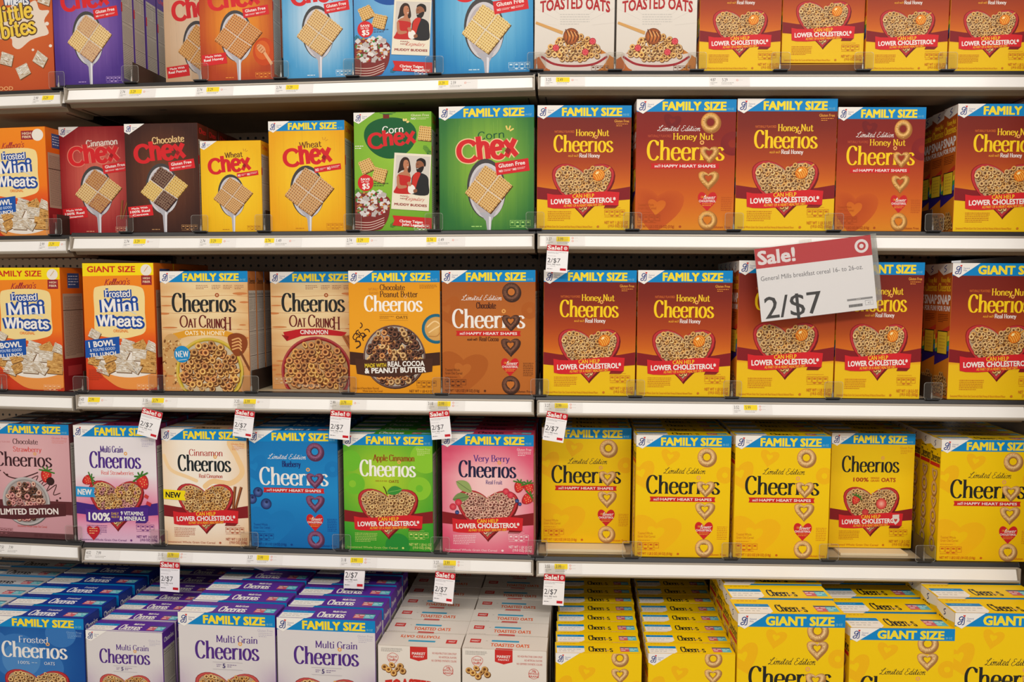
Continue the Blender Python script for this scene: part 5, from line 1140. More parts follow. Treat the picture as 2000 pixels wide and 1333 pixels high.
# ------------------------------------------------------------------ cartons
_box = {}
def design_meshes(n):
    if n in _box: return _box[n]
    d = DES[n]; H, Dp = d['H'], d['D']; out = {}
    # body: a folded carton with softened edges, unit sized (x -.5...5, y 0 front..1 back, z 0..1)
    mb = MB(); e, ey, ez = .004, .012, .003
    def sec(z, i): return [(-.5 + e * i, ey * i, z), (.5 - e * i, ey * i, z), (.5 - e * i, 1 - ey * i, z), (-.5 + e * i, 1 - ey * i, z)]
    def ring8(z, ins):
        x, y = .5 - ins * e, ins * ey
        return [(-x + e, y, z), (x - e, y, z), (x, y + ey, z), (x, 1 - y - ey, z), (x - e, 1 - y, z), (-x + e, 1 - y, z), (-x, 1 - y - ey, z), (-x, y + ey, z)]
    vs = ring8(0, 1) + ring8(ez, 0) + ring8(1 - ez, 0) + ring8(1, 1)
    fs = [tuple(range(7, -1, -1)), tuple(range(24, 32))] + [(k * 8 + i, k * 8 + (i + 1) % 8, k * 8 + 8 + (i + 1) % 8, k * 8 + 8 + i) for k in range(3) for i in range(8)]
    mb.add(vs, fs, d['body'])
    out['body'] = mesh('cereal_carton', mb.v, mb.f, M_CARD, mb.c)
    fx = lambda x, y, z: (-.5 + x / 100, -z / .07, 1 - y / H)
    A = Art(H); d['front'](A, H)
    for i, (x, y, z) in enumerate(A.v): A.v[i] = (max(.25, min(99.75, x)), max(.2, min(H - .2, y)), z)
    out['front_panel'] = A.build('front_panel', fx)
    if d['ban']:
        A = Art(H, 3e-4); banner(A, d['ban'], d['oz']); out['size_banner'] = A.build('size_banner', fx)
    if d['corner']:
        A = Art(H, 6e-4); brandcorner(A); out['brand_corner'] = A.build('brand_corner', fx)
    A = Art(Dp, 1e-4); d['top'](A)
    # slightly bowed closing flap
    out['top_flap'] = A.build('top_flap', lambda x, y, z: (-.5 + x / 100, 1 - min(max(y, .3), Dp - .1) / Dp * 1.0, 1 + z / .3 + .0012))
    for nm, sg in (('R', 1), ('L', -1)):
        A = Art(H, 1e-4, Dp); d['side'](A, sg < 0)
        for i, (x, y, z) in enumerate(A.v): A.v[i] = (max(.4, min(Dp - .4, x)), max(.3, min(H - .3, y)), z)
        out['side' + nm] = A.build('side_panel', (lambda x, y, z: (.5 + z / .22, x / Dp, 1 - y / H)) if sg > 0 else (lambda x, y, z: (-.5 - z / .22, 1 - x / Dp, 1 - y / H)))
    _box[n] = out
    return out
ORD = ['', 'second', 'third', 'fourth', 'fifth', 'sixth', 'seventh', 'eighth', 'ninth', 'tenth', 'eleventh']
def carton(n, sec, s0, t, z, w, h, d, yaw, label, sides='RL', group=None, back=False, roll=0.0):
    ms = design_meshes(n); o, ux, nn, a = fr(sec)
    r = link('cereal_box', ms['body'])
    r.location = place(sec, s0, t, z); r.rotation_euler = (0, roll, a + yaw); r.scale = (w, d, h)
    tag(r, label, 'cereal box', group)
    link('front_panel', ms['front_panel'], r)
    for k in ('size_banner', 'brand_corner'):
        if k in ms: link(k, ms[k], r)
    link('top_flap', ms['top_flap'], r)
    for q in sides: link('side_panel', ms['side' + q], r)
    return r

# design, section, shelf(0 top..3, 4 base), xl, xr at the foot, top row, setback, depth, how many deep, yaw, label, deep label, raise
ROWS = ['top shelf', 'second shelf', 'third shelf', 'fourth shelf', 'bottom shelf']
BX = [
 ('bites', 'L', 0, -24, 107.5, -95, .006, .07, 1, 0, 'orange frosted wheat box with splashed milk and yellow lettering, far left of the top shelf', ''),
 ('cpurple', 'M', 0, 109, 242, -62, .008, .055, 4, 0, 'purple box with cinnamon lattice cereal on a spoon, front of its column', 'purple spoon box'),
 ('cpb', 'M', 0, 324, 455, -42, .125, .055, 1, 0, 'cream box of peanut cereal half hidden behind the orange honey box', ''),
 ('chon', 'M', 0, 393, 536, -60, .006, .055, 2, 0, 'orange honey box with lattice cereal on a spoon, on the top shelf', 'orange honey box'),
 ('crice', 'M', 0, 554, 692, -72, .006, .055, 1, 0, 'pale blue box with lattice cereal on a spoon, left of the box with a couple', ''),
 ('cmuddyr', 'M', 0, 693, 846, -80, .006, .055, 1, 0, 'light blue holiday box printed with a couple in red and black, top shelf', ''),
 ('cricef', 'M', 0, 851, 1042, -112, .006, .065, 1, 0, 'wide bright blue box with lattice cereal on a spoon, beside the white oat boxes', ''),
 ('honeytoast', 'R', 0, 1043, 1199, -92, .006, .055, 1, 0, 'white toasted oats box with honey dipper and raspberries, beside the bright blue box', ''),
 ('honeytoast', 'R', 0, 1202.5, 1359.5, -92, .006, .055, 1, 0, 'white toasted oats box with honey dipper and raspberries, beside the honey nut boxes', ''),
 ('honeys', 'R', 0, 1364, 1523.5, -82, .006, .055, 1, 0, 'honey nut box with heart bowl on the top shelf, next to the white oat box', ''),
 ('honeys', 'R', 0, 1525, 1685.5, -100, .012, .055, 1, 0, 'honey nut box raised on a box lying flat, top shelf', '', .021),
 ('honeys', 'R', 0, 1688.5, 1849, -82, .006, .055, 1, 0, 'honey nut box on the top shelf just after the raised one', ''),
 ('honeys', 'R', 0, 1851, 2012, -82, .006, .055, 1, 0, 'honey nut box at the right end of the top shelf, cut by the frame', ''),
 ('fmws', 'L', 1, -26, 97, 249, .01, .075, 2, 0, 'orange frosted wheat box with no yellow banner, far left of the second shelf', 'plain orange frosted wheat box'),
 ('ccin', 'M', 1, 122, 262, 247, .064, .055, 1, 0, 'red cinnamon box with lattice cereal and spoon, partly behind the brown one', 'red cinnamon box'),
 ('cchoc', 'M', 1, 249, 391.5, 241, .006, .055, 5, 0, 'dark brown chocolate box with lattice cereal on a spoon', 'dark brown chocolate box'),
 ('cwheats', 'M', 1, 395, 513.5, 275, .006, .05, 3, 0, 'small yellow wheat box without a blue banner, on the second shelf', 'small yellow wheat box'),
 ('cwheatf', 'M', 1, 528, 676, 236, .006, .06, 3, 0, 'tall golden wheat box with a blue banner, on the second shelf', 'tall golden wheat box'),
 ('cmuddyc', 'M', 1, 693.5, 844.5, 219, .006, .06, 1, 0, 'green holiday box with an ornament and a printed couple', ''),
 ('ccorn', 'M', 1, 858.5, 1043, 207, .006, .065, 1, 0, 'dark green corn box with blue banner and spoon', ''),
 ('honey', 'R', 1, 1047.5, 1230, 206, .01, .06, 2, 0, 'honey nut box with heart bowl, left end of its section on the second shelf', 'leftmost honey nut family boxes, second shelf'),
 ('honeylim', 'R', 1, 1239, 1432.5, 194, .004, .06, 1, 0, 'limited edition honey nut box with ring column, the taller of two, second shelf', ''),
 ('honey', 'R', 1, 1434, 1628, 193, .004, .06, 1, 0, 'honey nut box with heart bowl between two limited edition ones, second shelf', ''),
 ('honeylim', 'R', 1, 1629, 1799.5, 209.5, .006, .06, 2, 0, 'limited edition honey nut box with ring column, the shorter one, above the sale sign', 'shorter limited edition honey nut box'),
 ('honey', 'R', 1, 1860, 2052, 203, .006, .065, 3, 0, 'honey nut box at the right end of the second shelf, past the gap', 'rightmost honey nut box, second shelf'),
 ('fmwf', 'L', 2, -12, 126, 523, .006, .09, 3, 0, 'orange frosted wheat family size box with yellow banner, far left of the third shelf', 'frosted wheat family size box'),
 ('fmwg', 'M', 2, 169.5, 308, 514, .006, .10, 3, 0, 'orange frosted wheat giant size box with yellow banner', 'frosted wheat giant size box'),
 ('oathoney', 'M', 2, 319, 489.5, 530, .004, .05, 4, 0, 'tan oat crunch box with honey and a round blue badge', 'tan honey oat crunch box'),
 ('oatcin', 'M', 2, 532, 700, 531, .06, .05, 2, 0, 'tan oat crunch cinnamon box with a red bowl', 'tan cinnamon oat crunch box'),
 ('peanut', 'M', 2, 683.5, 861, 529, .002, .055, 3, 0, 'amber chocolate peanut butter box with brown ribbon', 'amber peanut butter box'),
 ('chocolate', 'M', 2, 864, 1046, 528, .004, .06, 3, 0, 'brown limited edition chocolate box with dark ring column', 'brown chocolate ring box'),
 ('honey', 'R', 2, 1060, 1240, 528, .008, .055, 4, 0, 'honey nut family box under the small sale tag, left end of the third shelf section', 'third-shelf honey nut box beside the chocolate one'),
 ('honey', 'R', 2, 1242, 1425.5, 528.5, .008, .055, 4, 0, 'honey nut family box in front of pegboard, left of the large sale sign', 'honey nut box just left of the sale sign'),
 ('honeyg', 'R', 2, 1436.5, 1626.5, 509.5, .004, .07, 4, 0, 'honey nut giant box mostly covered at the top by the sale sign', 'giant honey nut box under the sale sign'),
 ('honeyg', 'R', 2, 1628, 1796, 512.5, .005, .07, 3, 0, 'honey nut giant box whose corner the sale sign overlaps, before the gap', 'giant honey nut box before the gap'),
 ('honeyg', 'R', 2, 1849, 2040, 514.5, .005, .07, 3, 0, 'honey nut giant box at the right end of the third shelf', 'rightmost giant honey nut box'),
 ('chocstraw', 'L', 3, -14, 144.5, 829, .006, .055, 5, 0, 'dusty pink chocolate strawberry box with brown ribbon', 'dusty pink strawberry box'),
 ('strawb', 'M', 3, 152, 311.5, 832, .006, .055, 6, 0, 'white and pink multi grain strawberry box with purple ribbon', 'multi grain strawberry box'),
 ('cinnamon', 'M', 3, 322, 487, 839, .006, .055, 6, 0, 'cream cinnamon box with yellow new flag', 'cream cinnamon box'),
 ('blueberry', 'M', 3, 491, 663, 842, .006, .055, 6, 0, 'bright blue blueberry box with purple ring column', 'bright blue blueberry box'),
 ('apple', 'M', 3, 673, 847, 849, .004, .055, 6, 0, 'green apple cinnamon box with heart bowl', 'green apple box'),
 ('berry', 'M', 3, 864, 1043, 849, .004, .055, 6, 0, 'pink berry box with strawberries and heart bowl', 'pink berry box'),
 ('yellow', 'R', 3, 1056.5, 1230, 836, .085, .055, 4, 0, 'yellow limited edition box pushed back on its cream tray under the sale tag', 'yellow box in the pushed back column', .008),
 ('yellow', 'R', 3, 1239, 1423.5, 851, .006, .055, 6, 0, 'yellow limited edition box, first one standing at the shelf edge', 'first yellow box column at the edge'),
 ('yellow', 'R', 3, 1431, 1616.5, 852, .006, .055, 6, 0, 'yellow limited edition box immediately left of the heart bowl box', 'yellow box column left of the heart bowl'),
 ('oats100', 'R', 3, 1617, 1779, 847, .075, .055, 4, 0, 'yellow whole grain oats box with heart bowl and strawberries', 'yellow heart bowl box', .008),
 ('yellow', 'R', 3, 1829, 2018, 860, .006, .055, 6, 0, 'yellow limited edition box at the right end of the fourth shelf', 'rightmost yellow box, fourth shelf'),
 ('plainwhite', 'M', 4, -226, -38, 1204, 0, .066, 6, 0, 'white oat box at the bottom left edge, mostly out of frame', 'white oat box in the bottom left column'),
 ('frosted', 'M', 4, -26, 163, 1206, 0, .07, 5, 0, 'deep blue frosted box with blue banner, bottom shelf', 'deep blue frosted box'),
 ('multis', 'M', 4, 167, 317, 1234, 0, .06, 9, 0, 'small white multi grain box without a banner, bottom shelf', 'small white multi grain box'),
 ('multi', 'M', 4, 347, 537, 1199, 0, .07, 5, 0, 'white multi grain family box, nearer the small multi grain one', 'left column multi grain family box'),
 ('multi', 'M', 4, 540, 733, 1210, 0, .07, 5, 0, 'white multi grain family box, beside the white toasted oats boxes', 'right column multi grain family box'),
 ('market', 'M', 4, 737.5, 900, 1264, 0, .072, 7, 0, 'white toasted oats box with its top turned round, left of its twin', 'left column white toasted oats box'),
 ('market', 'M', 4, 902, 1068, 1270, 0, .072, 7, 0, 'white toasted oats box, right of its twin and beside the yellow ones', 'right column white toasted oats box'),
 ('yellows', 'R', 4, 1085, 1254, 1277, 0, .056, 9, 0, 'small yellow box without banner, front of the left of the two small yellow columns', 'left small yellow column box'),
 ('yellows', 'R', 4, 1266, 1437, 1278, 0, .056, 9, 0, 'small yellow box without banner, front of the column beside the giant ones', 'small yellow box beside the giant columns'),
 ('yellowg', 'R', 4, 1441, 1652, 1200, 0, .088, 4, 0, 'giant size yellow box, taller looking one left of the lower giant', 'left giant yellow column box'),
 ('yellowg', 'R', 4, 1660.5, 1866, 1228, .0, .088, 5, 0, 'giant size yellow box standing lower between two others', 'middle giant yellow column box'),
 ('yellowg', 'R', 4, 1865, 2080, 1199, 0, .088, 4, 0, 'giant size yellow box cut off by the right edge', 'right giant yellow column box'),
]
OUTLOG = []
for b in BX:
    n, sec, k, xl, xr, yt, t, d, cnt, yaw, lab, deep = b[:12]; up = b[12] if len(b) > 12 else 0
    o, ux, nn, a = fr(sec)
    if k < 4:
        yb = (YL[sec] or YR[sec])[k] - 10
        sl = unproj(xl, yb, sec, t)[0]; s2 = unproj(xr, yb, sec, t)[0]
        zb = railz(sec, k, (sl + s2) / 2) + DECK + up
        zl, zr = SZ[sec, k]; roll = -math.atan2(zr - zl, W)
    else:
        t = BASE_T + t; zb = BASE_Z; roll = 0
        sl = unproj(xl, yt, sec, t)[0]; s2 = unproj(xr, yt, sec, t)[0]
    zt = unproj((xl + xr) / 2, yt, sec, t)[1]
    w = s2 - sl; h = zt - zb
    OUTLOG.append((n, k, round(w, 3), round(h, 3), round(h / w * 100)))
    sides = 'R' if sec != 'R' else 'L'
    rnd = random.Random(int(xl) + k * 77)
    gap = .0035
    if k == 4 and n not in ('market', 'yellows', 'multis'): d -= .006; gap = .0105
    for i in range(cnt):
        jx = 0 if i == 0 else rnd.uniform(-.0015, .0015); jy = 0 if i == 0 else rnd.uniform(-.008, .008)
        q = unproj  # each box stands straight behind the one in front
        nm = n
        if n == 'market' and xl < 800 and i == 0: nm = 'marketback'
        l = lab if i == 0 else f'{deep}, {ORD[i]} from the front' + ('' if 'shelf' in deep else f', {ROWS[k]}')
        g = None if cnt == 1 else f'column of {deep}es' if deep.endswith('box') else f'column of {deep}'
        carton(nm, sec, (sl + s2) / 2 + jx + SHEAR[sec] * i * (d + gap), t + i * (d + gap), zb, w - .001, h, d, yaw if i == 0 else 0 * jy, l, sides=sides + ('L' if sides == 'R' and k >= 3 else ''), group=g, roll=roll)
# the carton lying flat beneath the raised honey nut one
_s = unproj(1605, 130, 'R', .01)[0]
fl = MB().box(-.1, .1, 0, .26, 0, .019, (196, 140, 20)); fl.box(-.098, .098, -.0004, .0001, .002, .017, (120, 70, 20))
q = fl.build('flat_carton', M_CARD); q.location = place('R', _s, .012, railz('R', 0, _s) + DECK); q.rotation_euler = (0, 0, a0)
tag(q, 'flat yellow carton lying under the raised honey nut box', 'cereal box')

# ------------------------------------------------------------------ shelving
DEP = .50
SN = {'L': 'left', 'M': 'middle', 'R': 'right'}
def shelf(sec, k):
    o, ux, nn, a = fr(sec); zl, zr = SZ[sec, k]
    r = bpy.data.objects.new('gondola_shelf', None); C.objects.link(r)
    r.location = place(sec, 0, 0, zl); r.rotation_euler = (0, -math.atan2(zr - zl, W), a)
    tag(r, f'{["top", "second", "third", "fourth"][k]} beige steel shelf of the {SN[sec]} bay with white price rail', 'shelf', 'gondola shelves')
    w0, w1 = .0035, W - .0035
    w2 = w1 if not (sec == 'R') else w1 - .0
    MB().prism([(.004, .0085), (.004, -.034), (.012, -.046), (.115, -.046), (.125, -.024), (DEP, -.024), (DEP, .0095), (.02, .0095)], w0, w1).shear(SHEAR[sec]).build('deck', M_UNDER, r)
    MB().box(w0 + .004, w1 - .004, .024, DEP - .005, .0096, .0108).shear(SHEAR[sec]).build('shelf_liner', M_DECK, r)
    MB().prism([(-.0045, .0005), (.0, .0105), (.022, .0108), (.022, .004), (.002, .0)], w0 - .003, w1 + .003).build('front_lip', M_LIP, r, .0008)
    rail = MB().prism([(.003, 0), (-.0045, 0), (-.0055, -.0035), (-.0045, -.005), (-.0025, -.005), (-.0105, -.031), (-.0135, -.031), (-.0155, -.034), (-.0135, -.038), (.003, -.038)], w0, w1).build('price_rail', M_SILVER, r)
    MB().prism([(-.0026, -.0052), (-.0042, -.0052), (-.0122, -.0308), (-.0106, -.0308)], w0 + .006, w1 - .006).build('price_strip', M_STRIP, rail)
    for x in (w0, w1 - .003): MB().box(x, x + .003, -.0156, .002, -.0375, 0).build('rail_end_cap', M_SILVER, rail)
    for x in (.02, W - .024):
        MB().prism([(.03, -.047), (DEP - .03, -.049), (DEP - .03, -.024), (.03, -.024)], x, x + .003).shear(SHEAR[sec]).build('bracket', M_DARK, r)
    if k < 2 or sec == 'R':
        for x in (.22, .86):
            MB().box(x, x + .018, .055, .06, -.0466, -.0455).build('slot', M_LIP, r)
    return r
for sec in 'LMR':
    for k in range(4): shelf(sec, k)
    o, ux, nn, a = fr(sec)
    p = MB().box(.001, W - .001, 0, .006, .05, 2.045).build('back_panel', M_PEG)
    p.location = place(sec, SHEAR[sec] * DEP, DEP + .006, -EYE + .0); p.rotation_euler = (0, 0, a)
    tag(p, f'dark perforated steel back panel of the {SN[sec]} bay', 'back panel', 'pegboard back panels')
    b = bpy.data.objects.new('base_deck', None); C.objects.link(b); b.location = place(sec, 0, 0, BASE_Z); b.rotation_euler = (0, 0, a)
    tag(b, f'beige base deck of the {SN[sec]} bay carrying the bottom boxes', 'base deck', 'base decks')
    MB().box(.003, W - .003, BASE_T - .03, DEP - .03, -.02, 0).shear(SHEAR[sec]).build('deck', M_DECK, b)
    MB().box(.003, W - .003, BASE_T + .01, BASE_T + .03, -(EYE + BASE_Z) + .002, -.02).shear(SHEAR[sec]).build('kick_plate', M_DARK, b)
for i, (sec, s) in enumerate((('M', 0), ('R', 0), ('R', W))):
    o, ux, nn, a = fr(sec)
    u = bpy.data.objects.new('upright_post', None); C.objects.link(u); u.location = place(sec, s + SHEAR[sec] * DEP, DEP - .027, -EYE); u.rotation_euler = (0, 0, a)
    u.location.z += 0
    tag(u, ['slotted upright post between the left and middle bays', 'slotted upright post between the middle and right bays', 'slotted upright post at the right end of the shelving'][i], 'upright post', 'upright posts')
    MB().box(-.015, .015, 0, .032, .02, 2.05).build('post', M_UNDER, u)
    m = MB()
    for j in range(70): m.box(-.004, .004, -.0006, .0004, .1 + j * .0254, .112 + j * .0254)
    m.build('slots', M_LIP, u)
e = MB().box(W + .062, W + .07, -.23, DEP + .01, .02, 2.05).shear(SHEAR['R']).build('end_panel', M_PEG)
e.location = place('R', 0, 0, -EYE); e.rotation_euler = (0, 0, a0); tag(e, 'perforated end panel closing the right side of the shelving', 'end panel')
e.data.materials.clear(); e.data.materials.append(M_UNDER)

# ------------------------------------------------------------------ dividers with clear front tabs
def divider(sec, k, px, label, wide=.050, tabh=.043, wall=True):
    yb = (YL[sec] or YR[sec])[k] - 8
    s = unproj(px, yb, sec, 0)[0]; z = railz(sec, k, s) + DECK
    r = bpy.data.objects.new('shelf_divider', None); C.objects.link(r); r.location = place(sec, s, 0, z); r.rotation_euler = (0, 0, fr(sec)[3])
    tag(r, label, 'shelf divider', 'clear fronted shelf dividers')
    w = wide / 2; pr = []
    for cx, cy, a_, b_ in ((w - .006, .006, -90, 0), (w - .006, tabh - .006, 0, 90), (-w + .006, tabh - .006, 90, 180), (-w + .006, .006, 180, 270)):
        for i in range(5):
            t = math.radians(a_ + (b_ - a_) * i / 4); pr.append((cx + .006 * math.cos(t), cy + .006 * math.sin(t)))
    MB().prism(pr, -.0032, -.002, 'y').build('front_tab', M_CLEAR, r)
    m = MB(); n = len(pr); inn = [(x * .95, (y - tabh / 2) * .955 + tabh / 2) for x, y in pr]; 
    vs = [(x, -.0035, y) for x, y in pr] + [(x, -.0036, y) for x, y in inn]
    m.add(vs, [(i, (i + 1) % n, n + (i + 1) % n, n + i) for i in range(n)]); m.build('tab_rim', M_EDGE, r)
    MB().box(-.017, .017, -.006, .012, -.001, .0025).build('clip', M_LIP, r, .0006)
    m = MB(); 
    for z0, z1, q in ((.002, .012, .0028), (.012, .016, .0018), (.016, .034, .0006)):
        m.prism([(q * math.cos(i * pi / 4), .004 + q * math.sin(i * pi / 4)) for i in range(8)], z0, z1, 'z')
    m.build('pin', M_STEEL, r)
    if wall: MB().box(-.0006, .0006, .01, .42, .0, .055).shear(SHEAR[sec]).build('divider_wall', M_DARK, r)
DV = {('L', 0): [113], ('M', 0): [256, 392, 548, 689, 849], ('R', 0): [1048, 1201, 1361, 1524, 1686, 1849.5],
      ('L', 1): [108], ('M', 1): [246, 391.5, 516, 690, 848], ('R', 1): [1045, 1235, 1433, 1628, 1823],
      ('L', 2): [2, 160], ('M', 2): [308, 490, 680, 862], ('R', 2): [1054, 1241, 1430, 1627, 1821],
      ('L', 3): [146], ('M', 3): [312, 488, 668, 860], ('R', 3): [1050, 1234, 1428, 1618, 1806]}
nd = 0
for (sec, k), xs in DV.items():
    for i, x in enumerate(xs):
        nd += 1
        wall = (sec, k, x) in {('M', 0, 256), ('M', 2, 490), ('R', 1, 1823), ('R', 2, 1821), ('R', 3, 1806), ('M', 0, 548), ('M', 1, 516), ('R', 1, 1045), ('R', 2, 1054), ('L', 2, 160), ('L', 1, 108)}
        divider(sec, k, x, f'clear divider tab on the {ROWS[k]}, {["first", "second", "third", "fourth", "fifth", "sixth"][i]} along the {SN[sec]} bay', wide=.046 if k < 3 else .05, wall=wall)
# cream trays that show where two columns are pushed back
for xa, xb, l in ((1066, 1222, 'cream tray showing in front of the pushed back yellow box'), (1640, 1772, 'cream tray showing in front of the heart bowl box')):
    sa = unproj(xa, 1085, 'R', .04)[0]; sb = unproj(xb, 1085, 'R', .04)[0]
    q = MB().box(0, sb - sa, .035, .40, 0, .0065).build('shelf_tray', M_CREAM, bev=.001); z = railz('R', 3, sa) + DECK
    q.location = place('R', sa, 0, z); q.rotation_euler = (0, -math.atan2(SZ['R', 3][1] - SZ['R', 3][0], W), a0); tag(q, l, 'tray', 'cream trays')

# ------------------------------------------------------------------ price labels on the rails
INK = (70, 66, 66); RED = (206, 30, 44); YEL = (246, 218, 40)
def pricelabel(sec, k, px, p1, p2, yellow=1, marks=1, w=.098):
    yb = (YL[sec] or YR[sec])[k] + 14
    s = unproj(px, yb, sec, 0)[0]; z = railz(sec, k, s)
    A = Art(26, 0); A.rect(0, 0, 100, 25.5, (238, 234, 230))
    if yellow == 1: A.rect(28, 1, 62, 14.5, YEL)
    if yellow == 2: A.rect(0, 1, 26, 14, YEL)
    A.txt(p1, 3, 16, 3.5, 12, INK, .0); A.txt(p2, 32, 45, 3.5, 12, INK, .0)
    A.micro(3, 20, 15, 22, 2, (140, 136, 134), 3); A.micro(30, 60, 15, 22, 2, (150, 146, 140), 4)
    if marks:
        for y in ((5, 13) if marks == 2 else (9,)): A.loop(circ, 69, y, [(1.6, (226, 120, 90)), (2.6, (226, 120, 90))], 14); A.micro(73, 86, y - 1, y + 1.2, 1, (200, 196, 192), 5)
    me = A.build('price_label', lambda x, y, zz: (x / 100 * w, -.0047 - zz - y / 26 * .0077, -.0058 - y / 26 * .024), M_PAPER)
    o = link('price_label', me); o.location = place(sec, s, 0, z); o.rotation_euler = (0, -math.atan2(SZ[sec, k][1] - SZ[sec, k][0], W), fr(sec)[3])
    return o
PL = [('L', 0, 68, '2.99', '3.29', 1, 0), ('M', 0, 236, '2.74', '3.29', 1, 1), ('M', 0, 386, '2.74', '3.29', 1, 1), ('M', 0, 540, '2.74', '3.29', 1, 0), ('M', 0, 857, '3.29', '2.59', 2, 1),
      ('R', 0, 1064, '3.25', '2.49', 1, 1), ('R', 0, 1384, '4.87', '5.29', 0, 1),
      ('L', 1, 80, '2.99', '3.29', 1, 1), ('M', 1, 244, '2.74', '3.29', 1, 1), ('M', 1, 392, '2.74', '3.29', 1, 1), ('M', 1, 519, '2.74', '1.49', 2, 1), ('M', 1, 677, '2.74', '3.29', 1, 1), ('M', 1, 834, '2.74', '1.49', 2, 1),
      ('R', 1, 1065, '3.27', '3.99', 1, 2),
      ('M', 2, 156, '3.43', '2.99', 1, 1), ('M', 2, 280, '3.15', '3.79', 1, 1), ('M', 2, 458, '3.27', '3.99', 1, 1), ('M', 2, 645, '2.99', '3.79', 1, 1), ('M', 2, 835, '3.18', '3.99', 1, 2),
      ('R', 2, 1062, '3.27', '3.99', 1, 2), ('R', 2, 1430, '3.52', '5.99', 1, 2),
      ('L', 3, 2, '7.50', '7.99', 0, 0), ('M', 3, 170, '4.52', '7.99', 0, 0), ('M', 3, 310, '3.15', '3.79', 1, 2), ('M', 3, 484, '3.27', '3.99', 1, 2), ('M', 3, 666, '3.18', '3.99', 1, 2), ('M', 3, 846, '3.27', '3.99', 1, 2),
      ('R', 3, 1062, '3.55', '3.99', 1, 2)]
import collections
cnt_ = collections.Counter()
for i, p in enumerate(PL):
    o = pricelabel(*p); cnt_[p[0], p[1]] += 1
    tag(o, f'{"yellow" if p[5] else "plain white"} price label, {(ORD[cnt_[p[0], p[1]] - 1] or "first")} on the {SN[p[0]]} bay {ROWS[p[1]]} rail', 'price label', 'price labels on the rails')

# ------------------------------------------------------------------ sale tags
def bullseye(A, x, y, r, c1=WH, c2=RED):
    A.loop(circ, x, y, [(r * .62, c1), (r, c1)], 24); A.loop(circ, x, y, [(0, c1), (r * .32, c1)], 16)
TAGH = 128
def tag_art():
    A = Art(TAGH, 2e-4); A.rect(0, 0, 100, TAGH, (250, 247, 248)); A.rect(0, 0, 100, 27, RED)
    A.txt('Sale!', 4, 70, 4, 22, WH, .05); bullseye(A, 86, 13, 8)
    A.micro(5, 92, 32, 42, 2, (150, 146, 150), 3); A.micro(5, 70, 50, 55, 1, (190, 186, 190), 8)
    A.txt('2/$7', 5, 66, 62, 83, (54, 52, 58), .0); A.txt('Save 48¢ each', 5, 66, 88, 94, (70, 68, 70), .02)
    A.micro(20, 60, 98, 103, 1, (150, 146, 150), 4); A.micro(5, 34, 110, 118, 1, (110, 106, 110), 6); A.rect(66, 108, 94, 119, RED)
    return A
_ta = tag_art()
def saletag(sec, k, x0, y0, x1, y1, tilt, label, t=-.018, bend=0, wpx=42):
    s, z = unproj(x0, y0, sec, t); s1 = unproj(x1, y0, sec, t)[0]; z1 = unproj(x0, y1, sec, t)[1]
    w = s1 - s; h = z - z1; n = len(_ta.v)
    def fxx(x, y, zz):
        u, v = x / 100, y / TAGH
        return (u * w, -zz - bend * math.sin(v * 1.5) * .03, -v * h)
    r = bpy.data.objects.new('sale_tag', None); C.objects.link(r); r.location = place(sec, s, t, z); r.rotation_euler = (0, tilt, fr(sec)[3])
    tag(r, label, 'sale tag', 'small red and white sale tags')
    B = MB(); S = 8; vs = []; fs = []
    for j in range(S + 1):
        v = j / S; yb = -bend * math.sin(v * 1.5) * .03
        vs += [(0, yb, -v * h), (w, yb, -v * h), (w, yb + .0006, -v * h), (0, yb + .0006, -v * h)]
    for j in range(S):
        b = j * 4; fs += [(b + i, b + (i + 1) % 4, b + 4 + (i + 1) % 4, b + 4 + i) for i in range(4)]
    fs += [(0, 1, 2, 3), (S * 4 + 3, S * 4 + 2, S * 4 + 1, S * 4)]
    B.add(vs, fs, (238, 232, 232)).build('card', M_PAPER, r)
    link('printed_face', _ta.build('printed_face', fxx, M_PAPER), r)
    c = MB().box(w * .05, w * .95, .002, .003, -.004, .022); c.build('clear_hanger', M_CLEAR, r)
ST = [('R', 1, 1069, 478, 1111, 531, .06, 'sale tag under the second shelf rail, left of the pegboard'),
      ('M', 2, 279, 796, 319, 850, .26, 'strongly tilted sale tag over the strawberry box banner'),
      ('M', 2, 460, 799, 498, 852, .14, 'sale tag over the right corner of the cream cinnamon box'),
      ('M', 2, 646, 801, 686, 857, .08, 'sale tag between the blue and green boxes'),
      ('M', 2, 838, 805, 877, 860, -.1, 'sale tag tilted the other way, between the green and pink boxes'),
      ('R', 2, 1069, 803, 1110, 860, .16, 'sale tag over the pushed back yellow box'),
      ('M', 3, 313, 1097, 351, 1155, .04, 'sale tag above the multi grain boxes on the bottom shelf'),
      ('M', 3, 851, 1116, 890, 1176, .10, 'sale tag above the left white toasted oats column'),
      ('R', 3, 1063, 1121, 1104, 1182, .05, 'sale tag above the small yellow boxes')]
for a_ in ST: saletag(*a_[:2], *a_[2:6], a_[6], a_[7])
saletag('M', 3, 483, 1105, 524, 1150, -.5, 'bent sale tag tucked back beneath the rail, over the purple tops', t=.03, bend=-3)
saletag('M', 3, 677, 1086, 716, 1141, 0, 'sale tag whose red top is tucked behind the rail, over the purple tops', t=.006, bend=1.0)

